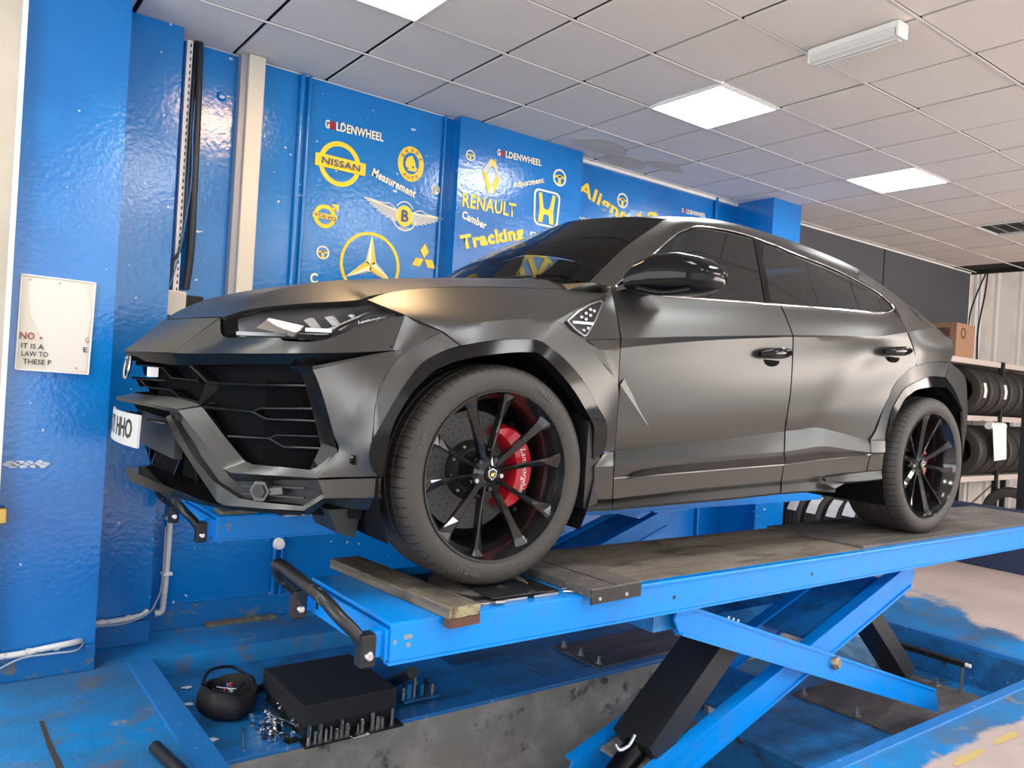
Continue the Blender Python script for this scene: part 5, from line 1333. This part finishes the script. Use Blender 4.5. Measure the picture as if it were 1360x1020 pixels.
# white boxed pipe
pp = empty('boxed_pipe', (1.55, 4.94, 0), 'tall cream boxed-in pipe on the blue wall', 'pipe')
MB().box((-.045, -.05, 1.5), (.055, .05, CZ), .004).build('pipe_face', mat('pipe_cream', (.60, .57, .49), .45), pp)
MB().box((-.085, -.02, 1.5), (-.045, .05, CZ), .004).build('pipe_side', mat('pipe_grey', (.32, .33, .36), .4), pp)
# blue painted pipes on the wall
for (x, r_, lab) in ((1.875, .016, 'blue painted vertical pipe, left of the two beside the emblem wall'), (1.925, .011, 'blue painted vertical pipe, thinner and right of the two beside the emblem wall')):
    tag(MB().tube([(x, 4.965, .14), (x, 4.965, CZ)], r_, 12).build('wall_pipe', M_WALLBLUE, None, 60), lab, 'pipe')
tag(MB().tube([(6.08, 5.02, .14), (6.08, 5.02, CZ)], .018, 12).build('wall_pipe', M_WALLBLUE, None, 60), 'blue painted vertical pipe near the far pillar', 'pipe')
tag(MB().tube([(2.965, 4.975, .14), (2.965, 4.975, CZ)], .012, 12).build('wall_pipe', M_WALLBLUE, None, 60), 'blue painted vertical pipe in the corner beside the projecting wall', 'pipe')
# white conduit, low
P_ = [Vector((1.221,4.955,0.787)), Vector((1.217,4.955,0.415)), Vector((1.209,4.955,0.182)), Vector((1.2,4.955,0.116)), Vector((1.161,4.95,0.108))]
cd = MB().tube(P_, .018, 10, smooth=4).build('white_conduit', M_PVC, None, 60)
tag(cd, 'white plastic conduit dropping down the wall behind the lift', 'conduit')
for q in ((1.223,4.955,0.67), (1.217,4.955,0.338)): MB().box(Vector(q)-Vector((.03, .024, .008)), Vector(q)+Vector((.03, .03, .008)), .003).build('pipe_clip', M_WHITE, cd)
P_ = [Vector((1.087,4.79,0.179)), Vector((1.041,4.775,0.158)), Vector((0.907,4.775,0.146)), Vector((0.781,4.775,0.147)), Vector((0.757,4.76,0.146)), Vector((0.735,4.6,0.127)), Vector((0.681,4.47,0.155)), Vector((0.549,4.47,0.144)), Vector((0.454,4.47,0.133)), Vector((0.343,4.47,0.132))]
cd = MB().tube(P_, .0155, 10, smooth=3).build('white_conduit', M_PVC, None, 60)
tag(cd, 'paint-spattered white conduit stepping along above the skirting', 'conduit')
for q in ((0.847,4.775,0.146), (0.983,4.775,0.153), (0.479,4.47,0.136), (0.598,4.47,0.144)): MB().tube([Vector(q)-Vector((.012, 0, 0)), Vector(q)+Vector((.012, 0, 0))], .019, 10).build('pipe_coupling', M_PVC, cd, 60)
o = MB().tube([(1.191,4.93,0.623), (1.186,4.92,0.291), (1.142,4.85,0.204), (1.081,4.76,0.17), (0.959,4.745,0.135), (0.81,4.745,0.135), (0.748,4.6,0.149), (0.695,4.44,0.127), (0.58,4.44,0.123), (0.452,4.44,0.121), (0.35,4.44,0.079)], .0055, 6, smooth=4).build('grey_cable', mat('cable_grey', (.35, .42, .5), .5), None, 60)
tag(o, 'thin pale cable following the white conduit', 'cable')
for (q, s_, lab) in (((1.196,4.985,2.939), .02, 'a'),):
    pass
MB().lathe([(0, .02), (.02, .018), (.028, .004), (.03, 0)], (1.378,4.99,3.236), (0, -1, 0), 12).build('painted_plug', M_WALLBLUE, bpy.data.objects['wall_back'], 40)
tag(MB().lathe([(0, .04), (.03, .035), (.04, 0)], (1.891,4.95,0.469), (0, -1, 0), 14).build('white_lamp', M_WHITE, None, 50), 'small white fitting on the wall under the far runway', 'fitting')

# ================================================================== EMBLEMS AND WORDS ON THE WALL
M_YEL = mat('yellow_vinyl', (.90, .62, .02), .4)
M_PALE = mat('pale_vinyl', (.86, .82, .58), .4)
M_SILV = mat('silver_vinyl', (.62, .58, .42), .35)
M_DRED = mat('dark_red_vinyl', (.30, .01, .02), .4)
M_NAVY = mat('navy_vinyl', (.01, .06, .22), .4)
YW1, YW2, YW3 = 4.986, 4.876, 5.036
def ell(c, rx, rz, y, n=40, a0=0, a1=2*PI):
    return [Vector((c[0]+rx*math.cos(a0+(a1-a0)*k/n), y, c[2]+rz*math.sin(a0+(a1-a0)*k/n))) for k in range(n+(0 if abs(a1-a0-2*PI) < 1e-6 else 1))]
def ring_mb(c, r0, r1, y, n=40, a0=0, a1=2*PI, kx=1.0):
    A = ell(c, r0*kx, r0, y, n, a0, a1); B = ell(c, r1*kx, r1, y, n, a0, a1)
    m = len(A); vs = A+B+[p+Vector((0, .003, 0)) for p in A+B]; fs = []
    closed = abs(a1-a0-2*PI) < 1e-6
    for k in range(m if closed else m-1):
        j = (k+1) % m
        fs += [(k, j, m+j, m+k), (m+k, m+j, 3*m+j, 3*m+k), (k, 2*m+k, 2*m+j, j)]
    return MB().add(vs, fs)
def root(name, c, label, cat='wall emblem', group=None): return empty(name, c, label, cat, group)
def poly(pts, y, off=(0, 0, 0)): return [Vector((p[0], y, p[1])) for p in pts]
def rel(o, c):
    for v in o.data.vertices: v.co -= Vector(c)
    return o
def word(txt, A, B, h, m, label, bold=.02, shear=0, up=None):
    c = (Vector(A)+Vector(B))/2
    o = wall_text(txt, A, B, h, m, 'wall_lettering', None, c, bold, 0, shear, up); o.location = c
    return tag(o, label, 'lettering')
UP = (0, 0, 1)
def golden(A, B, h, label):
    A = Vector(A); B = Vector(B); c = (A+B)/2; r = root('wall_lettering', c, label, 'lettering')
    wall_text('G', A, A.lerp(B, .075), h, M_PALE, 'letters', r, c, .03)
    p = A.lerp(B, .125)
    rel(MB().prism(ell(p, h*.42, h*.5, p.y, 14), (0, .003, 0)).build('red_disc', M_DRED, r), c)
    wall_text('LDENWHEEL', A.lerp(B, .185), B, h, M_PALE, 'letters', r, c, .03)
golden((2.048,4.986,3.233), (2.477,4.986,3.239), .058, 'small white GOLDENWHEEL lettering with a red disc above the barred ring emblem')
golden((3.363,4.876,3.316), (3.791,4.876,3.323), .050, 'small white GOLDENWHEEL lettering on the projecting wall')
golden((4.251,5.036,2.993), (4.618,5.036,3.017), .045, 'tiny white GOLDENWHEEL lettering beside the rounded square emblem')
golden((5.604,5.036,3.304), (5.948,5.036,3.308), .042, 'furthest tiny GOLDENWHEEL lettering just above the car roof')

# barred ring
c = Vector((2.17,4.986,2.99)); r = root('ring_emblem', c, 'large yellow ring emblem crossed by a bar reading NISSAN')
rel(ring_mb(c, .118, .150, YW1, kx=1.0).build('ring', M_YEL, r), c)
A, B = Vector((1.995,4.98,2.991)), Vector((2.356,4.98,2.988)); dv = (B-A).normalized(); uv = Vector((-dv.z, 0, dv.x)); uv = uv if uv.z > 0 else -uv
rel(MB().prism([A-uv*.042, B-uv*.042, B+uv*.042, A+uv*.042], (0, .004, 0)).build('bar', M_YEL, r), c)
wall_text('NISSAN', (2.037,4.974,2.99), (2.311,4.974,2.988), .045, M_NAVY, 'letters', r, c, .01)
# winged arrow disc
c = Vector((2.706,4.986,3.105)); r = root('disc_emblem', c, 'yellow disc emblem with winged arrow and the words SKODA AUTO')
rel(MB().prism(ell(c, .104, .124, YW1), (0, .003, 0)).build('disc', M_YEL, r), c)
rel(ring_mb(c+Vector((0, 0, .004)), .0, .076, YW1-.003, 32, kx=.84).build('inner_disc', M_WALLBLUE, r), c)
w_ = [(-.045, -.03), (-.055, .0), (-.04, .035), (-.015, .055), (.005, .058), (.018, .04), (.035, .01), (.04, -.018), (.06, -.03), (.035, -.04), (.05, -.05), (.0, -.05), (-.03, -.05), (-.035, -.04), (-.01, -.035)]
rel(MB().prism([c+Vector((a*.9, -.006, b)) for a, b in w_], (0, .002, 0)).build('winged_arrow', M_YEL, r), c)
rel(MB().prism(ell(c+Vector((.014, 0, -.02)), .008, .008, YW1-.0075, 10), (0, .001, 0)).build('eye', M_NAVY, r), c)
for txt, rad, a_c, span, flip in (('SKODA', .098, PI/2, 2.1, 1), ('AUTO', .100, -PI/2, 1.2, -1)):
    n_ = len(txt)
    for i, chh in enumerate(txt):
        a = a_c+flip*(span/2-span*(i)/(n_-1))
        p = c+Vector((rad*.84*math.cos(a), -.003, rad*math.sin(a))); t = Vector((math.sin(a), 0, -math.cos(a)))*flip
        wall_text(chh, p-t*.010, p+t*.010, .024, M_NAVY, 'letters', r, c, .02)
# barred ring with arrow
c = Vector((2.086,4.986,2.625)); r = root('ring_emblem', c, 'small yellow ring emblem with arrow and the word VOLVO')
rel(ring_mb(c, .052, .078, YW1).build('ring', M_YEL, r), c)
rel(MB().prism([c+Vector((a, 0, b)) for a, b in ((.045, .055), (.06, .045), (.078, .07), (.08, .045), (.095, .045), (.095, .092), (.045, .092), (.045, .078), (.068, .078))], (0, .003, 0)).build('arrow', M_YEL, r), c)
rel(MB().box(c+Vector((-.085, -.004, -.018)), c+Vector((.085, 0, .018))).build('bar', M_YEL, r), c)
wall_text('VOLVO', c+Vector((-.078, -.004, .004)), c+Vector((.078, -.004, -.006)), .026, M_NAVY, 'letters', r, c, .02)
# winged B
c = Vector((2.68,4.986,2.731)); r = root('winged_emblem', c, 'pale winged emblem with a letter B in a yellow oval')
rel(MB().prism(ell(c, .066, .074, YW1), (0, .003, 0)).build('oval', M_YEL, r), c)
rel(ring_mb(c, .098, .106, YW1, 36, PI*1.08, PI*1.92, kx=.95).build('lower_rim', M_PALE, r), c)
rel(ring_mb(c, .098, .104, YW1, 20, PI*.2, PI*.8, kx=.8).build('upper_rim', M_PALE, r), c)
wall_text('B', c+Vector((-.028, -.003, 0)), c+Vector((.028, -.003, 0)), .085, M_NAVY, 'letters', r, c, .02)
for sx, tip in ((-1, Vector((2.362,4.986,2.804))-c), (1, Vector((2.994,4.986,2.764))-c)):
    a0 = Vector((.06*sx, 0, .03)); a1 = Vector((.06*sx, 0, -.055))
    for k in range(8):
        t = k/8
        p = a0.lerp(a1, t); e = tip.lerp(Vector((.075*sx, 0, -.06)), t**1.3)
        e = e+Vector((0, 0, -.012*math.sin(PI*t)))
        MB().bar(p, e, .003, .006 if k else .009, up=(0, 0, 1)).build('feather', M_PALE, r)
    MB().tube([a0, a0.lerp(tip, .25)+Vector((0, 0, .028)), a0.lerp(tip, .45)+Vector((0, 0, .012)), tip], .004, 5, smooth=4).build('wing_edge', M_PALE, r)
for k in range(9):
    x = -.05+.0125*k; MB().box((x, -.003, -.092), (x+.004, 0, -.080)).build('tail_feather', M_PALE, r)
# three pointed star
c = Vector((2.438,4.986,2.35)); r = root('star_emblem', c, 'large yellow ring with a three pointed star, half hidden by the bonnet')
rel(ring_mb(c, .205, .226, YW1, 56).build('ring', M_YEL, r), c)
for k in range(3):
    a = PI/2+k*2*PI/3
    d = Vector((math.cos(a), 0, math.sin(a))); n_ = Vector((-d.z, 0, d.x))
    for sg_, m_ in ((1, M_PALE), (-1, M_YEL)):
        MB().prism([d*.0, d*.035+n_*.032*sg_ - d*.025, d*.20], (0, -.003, 0)).build('star_point', m_, r)
        MB().bar(d*.01+n_*.040*sg_+Vector((0, -.002, 0)), d*.2, .002, .004, up=n_).build('star_outline', M_PALE, r)
# three diamonds
c = Vector((2.857,4.986,2.451)); r = root('diamond_emblem', c, 'emblem of three yellow diamonds meeting at a point')
for a in (PI/2, PI/2+2*PI/3, PI/2-2*PI/3):
    d = Vector((math.cos(a), 0, math.sin(a))); n_ = Vector((-d.z, 0, d.x))
    MB().prism([d*.004, d*.058+n_*.034, d*.112, d*.058-n_*.034], (0, -.003, 0)).build('diamond', M_YEL, r)
# steering wheel icons
def steer(c, s_, y, label):
    c = Vector(c); r = root('wheel_icon', c, label, 'wall icon')
    rel(ring_mb(c, s_*.80, s_, y, 24).build('icon_rim', M_PALE, r), c)
    rel(ring_mb(c, s_*.0, s_*.25, y, 16).build('icon_hub', M_PALE, r), c)
    MB().prism([(-s_*.82, 0, s_*.12), (0, 0, s_*.34), (s_*.82, 0, s_*.12), (s_*.8, 0, -s_*.12), (s_*.3, 0, 0), (-s_*.3, 0, 0), (-s_*.8, 0, -s_*.12)], (0, .003, 0)).build('icon_spoke', M_YEL, r)
    MB().prism([(-s_*.2, 0, -s_*.2), (s_*.2, 0, -s_*.2), (s_*.25, 0, -s_*.82), (-s_*.25, 0, -s_*.82)], (0, .003, 0)).build('icon_spoke', M_YEL, r)
steer((2.088,4.986,2.385), .045, YW1, 'small steering wheel icon left of the three pointed star')
steer((2.919,4.986,2.967), .036, YW1, 'small steering wheel icon below the winged arrow disc')
steer((3.132,4.876,3.239), .040, YW2, 'small steering wheel icon at the top left of the projecting wall')
steer((3.985,4.876,3.25), .068, YW2, 'steering wheel icon above the rounded square emblem')
steer((4.842,5.036,3.251), .066, YW3, 'steering wheel icon furthest right, above the car roof')
word('Measurement', (2.413,4.986,2.99), (2.757,4.986,2.901), .060, M_PALE, 'slanting pale word Measurement', .03)
word('C', (2.01,4.986,2.207), (2.063,4.986,2.209), .07, M_PALE, 'pale letter C just above the bonnet', .03)
word('Camber', (3.091,4.876,2.804), (3.309,4.876,2.753), .060, M_PALE, 'small slanting pale word Camber under the big serif word', .03)
word('Tracking', (3.097,4.876,2.58), (3.66,4.876,2.75), .135, M_YEL, 'big yellow word Tracking above the windscreen', .05)
word('Adjustment', (3.528,4.876,3.094), (3.827,4.876,3.194), .060, M_PALE, 'small pale word Adjustment right of the rhombus emblem', .03)
word('Alignment', (4.321,5.036,3.27), (5.296,5.036,2.981), .150, M_YEL, 'big slanting yellow word Alignment disappearing behind the roof', .03)
word('FRONT', (3.722,4.876,2.752), (3.996,4.876,2.766), .055, M_PALE, 'pale word partly hidden by the windscreen pillar', .03)
word('13', (5.042,5.036,3.109), (5.299,5.036,3.174), .13, M_YEL, 'yellow characters half hidden by the roof edge', .035)
# diamond outline with word
c = Vector((3.326,4.876,3.127)); r = root('diamond_emblem', c, 'faceted pale rhombus emblem over the word RENAULT')
o1 = [(0, .125), (.082, .02), (.03, -.125), (-.045, -.10), (-.085, .03), (-.02, .125)]
F = lambda pts, m_: MB().prism([Vector((a, 0, b)) for a, b in pts], (0, .003, 0)).build('facet', m_, r)
F([(-.012, .13), (-.082, .025), (-.045, .015), (.0, .08)], M_SILV)
F([(-.012, .13), (.03, .12), (.028, .06), (.0, .08)], M_YEL)
F([(.03, .12), (.085, .0), (.05, .01), (.028, .06)], M_SILV)
F([(.085, .0), (.03, -.13), (.012, -.06), (.05, .01)], M_YEL)
F([(-.082, .025), (-.02, -.13), (.0, -.07), (-.045, .015)], M_YEL)
F([(-.02, -.13), (.03, -.13), (.012, -.06), (.0, -.07)], M_SILV)
word('RENAULT', (3.086,4.876,2.908), (3.571,4.876,2.912), .105, M_YEL, 'yellow serif word RENAULT under the rhombus emblem', .02)
# rounded square with H
c = Vector((3.87,4.876,2.983)); r = root('square_emblem', c, 'pale rounded square emblem with a yellow letter H')
def rsq(hx_, hz_, rad, n=6, taper=.0):
    pts = []
    for (sx, sz, a0) in ((1, 1, 0), (-1, 1, PI/2), (-1, -1, PI), (1, -1, 1.5*PI)):
        for k in range(n+1):
            a = a0+PI/2*k/n; x = sx*(hx_-rad)+rad*math.cos(a); z = sz*(hz_-rad)+rad*math.sin(a)
            pts.append(Vector((x*(1+taper*z/hz_), 0, z)))
    return pts
A_ = rsq(.128, .142, .05, taper=.06); B_2 = rsq(.112, .128, .042, taper=.06); m_ = len(A_)
MB().add(A_+B_2, [(k, (k+1) % m_, m_+(k+1) % m_, m_+k) for k in range(m_)]).build('square_outline', M_PALE, r)
for sx in (1, -1):
    MB().prism([(sx*.085, 0, .115), (sx*.055, 0, .115), (sx*.030, 0, .0), (sx*.0, 0, -.012), (sx*.0, 0, -.045), (sx*.028, 0, -.055), (sx*.036, 0, -.115), (sx*.078, 0, -.115), (sx*.068, 0, -.01)], (0, .003, 0)).build('letter_half', M_YEL, r)
# ring with V over W seen through the windscreen
c = Vector((3.817,4.876,2.401)); r = root('ring_emblem', c, 'blue and yellow ring emblem with V over W seen through the windscreen')
rel(ring_mb(c, .195, .225, YW2, 48).build('ring', M_YEL, r), c)
def bars(pts, w_):
    for a, b in zip(pts, pts[1:]): MB().bar((a[0], -.002, a[1]), (b[0], -.002, b[1]), .004, w_, up=(0, 0, 1)).build('stroke', M_YEL, r)
bars([(-.085, .175), (0, .02), (.085, .175)], .05)
bars([(-.17, .10), (-.07, -.16), (0, -.02), (.07, -.16), (.17, .10)], .05)
for v_ in (): pass

# ================================================================== FAR RIGHT: RACK, TYRES, BOXES
M_RACK = mat('rack_cream', (.60, .52, .47), .5)
rk = empty('tyre_rack', (12.0, 4.79, 0), 'tall cream shelving rack full of tyres behind the car', 'rack')
for z in (.72, 1.50, 2.22):
    MB().box((-2.2, -.24, z-.035), (2.2, .24, z+.035), .004).build('shelf', M_RACK, rk)
for x in (-2.18, -.5, 1.0, 2.18):
    for y in (-.24, .24): MB().box((x-.03, y-.03, 0), (x+.03, y+.03, 2.26)).build('upright', M_CASE, rk)
MB().tube([(-.6, .2, .1), (.9, .2, .68)], .012, 6).build('brace', M_STEEL, rk)
def small_tyre(label, group, loc, rotz, R_=.31, w=.22, tagc=None, src=[None]):
    key = (round(R_, 2), round(w, 2))
    if not isinstance(src[0], dict): src[0] = {}
    if key not in src[0]:
        pr = [(R_*.6, w*.40), (R_*.64, w*.48), (R_*.85, w*.5), (R_*.95, w*.46), (R_*.985, w*.38)]
        mbq = []
        for g in (.25, 0, -.25): mbq += [(R_, w*(g+.05)), (R_*.97, w*(g+.03)), (R_*.97, w*(g-.03)), (R_, w*(g-.05))]
        full = pr+mbq+[(a, -b) for a, b in reversed(pr)]+[(R_*.62, 0)]
        o = MB().lathe(full, (0, 0, 0), (1, 0, 0), 40, close=True).build('tyre', M_RUBBER, None, 40)
        src[0][key] = o.data
    else: o = link(bpy.data.objects.new('tyre', src[0][key]))
    o.location = loc; o.rotation_euler = (0, 0, rotz)
    tag(o, label, 'tyre', group)
    return o
M_STICK = mat('tyre_sticker', (.80, .78, .76), .5)
for i in range(11):
    x = 10.75+.30*i
    if x > 13.9: break
    t = small_tyre(ORD[i]+' tyre from the car on the middle rack shelf', 'tyres on the middle rack shelf', (x, 4.73, 1.536+.31), 0, .31, .24)
    if i % 2 == 0:
        MB().add([Vector((-.05, -.31*math.cos(a)*1.02, .31*math.sin(a)*1.02)) for a in (-.25, .05, .35)]+[Vector((.03, -.31*math.cos(a)*1.02, .31*math.sin(a)*1.02)) for a in (-.25, .05, .35)], [(0, 1, 4, 3), (1, 2, 5, 4)]).build('tyre_label', M_STICK, t)
for i in range(8):
    x = 10.75+.30*i
    small_tyre(ORD[i]+' tyre from the car on the bottom rack shelf', 'tyres on the bottom rack shelf', (x, 4.71, .756+.325), 0, .325, .24)
t = small_tyre('tyre standing on the floor under the tyre rack', None, (11.5, 4.35, .31), .3, .31, .22)
w0 = Vector((11.6,4.665,1.463))
rr_ = empty('paper_roll', (10.95, 4.36, 1.42), 'white paper roll hanging from the rack shelf', 'paper roll')
MB().tube([(-.22, 0, 0), (.22, 0, 0)], .045, 18).build('roll', M_WHITE, rr_, 50)
for x_ in (-.18, .18): MB().tube([(x_, 0, .03), (x_, .10, .06)], .006, 6).build('hanger_hook', M_STEEL, rr_)
MB().prism([(-.2, -.045, 0), (.2, -.045, .0), (.22, -.06, -.42), (-.12, -.055, -.44)], (0, .003, 0)).build('loose_sheet', M_WHITE, rr_)
cb = empty('cardboard_box', (10.42, 4.78, 2.256), 'brown cardboard box with a round printed mark on top of the tyre rack', 'box')
MB().box((-.2, -.2, 0), (.3, .2, .42), .003).build('carton', mat('cardboard', (.36, .20, .11), .75), cb)
rel(ring_mb(Vector((-.02, 0, .30)), .05, .065, 0, 20).build('printed_mark', M_BLACKPRINT, cb), (0, .203, 0))
q = MB(); 
o = MB().box((-.203, -.12, .22), (-.2005, .12, .36)).build('carton_label', mat('carton_print', (.12, .07, .05), .7), cb)
for (pts, lab) in (([(13.4, 5.5, 4.0), (12.6, 5.3, 3.6), (12.1, 5.25, 3.0), (12.0, 5.2, 2.5), (12.05, 5.15, 2.26)], 'black cable hanging in a wide arc above the tyre rack'),
                   ([(13.2, 5.5, 3.9), (12.9, 5.4, 3.4), (12.5, 5.3, 2.8), (12.3, 5.2, 2.26)], 'straighter black cable hanging above the tyre rack')):
    tag(MB().tube(pts, .012, 6, smooth=5).build('hanging_cable', M_CABLE, None, 60), lab, 'cable')
# dark post at the right edge and low navy plinth
tag(MB().box((9.45, 3.44, 0), (9.53, 3.52, 2.42), .006).build('steel_post', M_CASE), 'dark steel post standing at the right edge', 'post')
tag(MB().box((8.8, 1.2, 0), (9.0, 4.05, .62), .01).build('low_plinth', mat('navy_plinth', (.02, .035, .085), .5)), 'low navy plinth behind the rear end of the lift', 'plinth')
# tyres behind the near runway, under the car
M_OR = mat('orange_sticker', (.80, .22, .08), .5)
for i in range(3):
    y = 4.93-.225*i
    t = small_tyre(('smaller tyre touching the dark wall, standing on the floor behind the car', 'smaller tyre in the middle of the floor row, between wall and labelled tyres', 'smaller tyre beside the white-labelled large tyre on the floor')[i], 'tyres on the floor behind the car', (7.80, y, .312), PI/2, .31, .20)
    MB().add([Vector((dx, .319*math.cos(a_), .319*math.sin(a_))) for dx in (-.05, .06) for a_ in (.35, .7, 1.05)], [(0, 1, 4, 3), (1, 2, 5, 4)]).build('tyre_label', M_STICK, t)
for i, (x, y, m_) in enumerate(((7.78, 4.22, M_STICK), (7.74, 3.93, M_OR))):
    t = small_tyre(('large tyre with a white paper label standing behind the car', 'large tyre with an orange and white label standing behind the car')[i], None, (x, y, .362), PI/2-.1, .36, .24)
    MB().add([Vector((dx, .369*math.cos(a_), .369*math.sin(a_))) for dx in (-.07, .07) for a_ in (.3, .6, .9)], [(0, 1, 4, 3), (1, 2, 5, 4)]).build('tyre_label', M_STICK, t)
    MB().add([Vector((dx, .369*math.cos(a_), .369*math.sin(a_))) for dx in (-.07, .07) for a_ in (.92, 1.1, 1.25)], [(0, 1, 4, 3), (1, 2, 5, 4)]).build('tyre_label', m_, t)
# yellow floor marks
M_YP = mat('yellow_paint', (.55, .42, .14), .6)
rnd = random.Random(4)
for i, x in enumerate((3.6, 3.95, 4.35, 4.75)):
    c = Vector((x, 1.60, .002)); pts = [c+Vector((.16*rnd.uniform(.7, 1.1)*math.cos(t), .028*rnd.uniform(.6, 1.2)*math.sin(t), 0)) for t in [q*PI/6 for q in range(12)]]
    mesh_obj('painted_mark', pts, [tuple(range(12))], M_YP, bpy.data.objects['floor'])
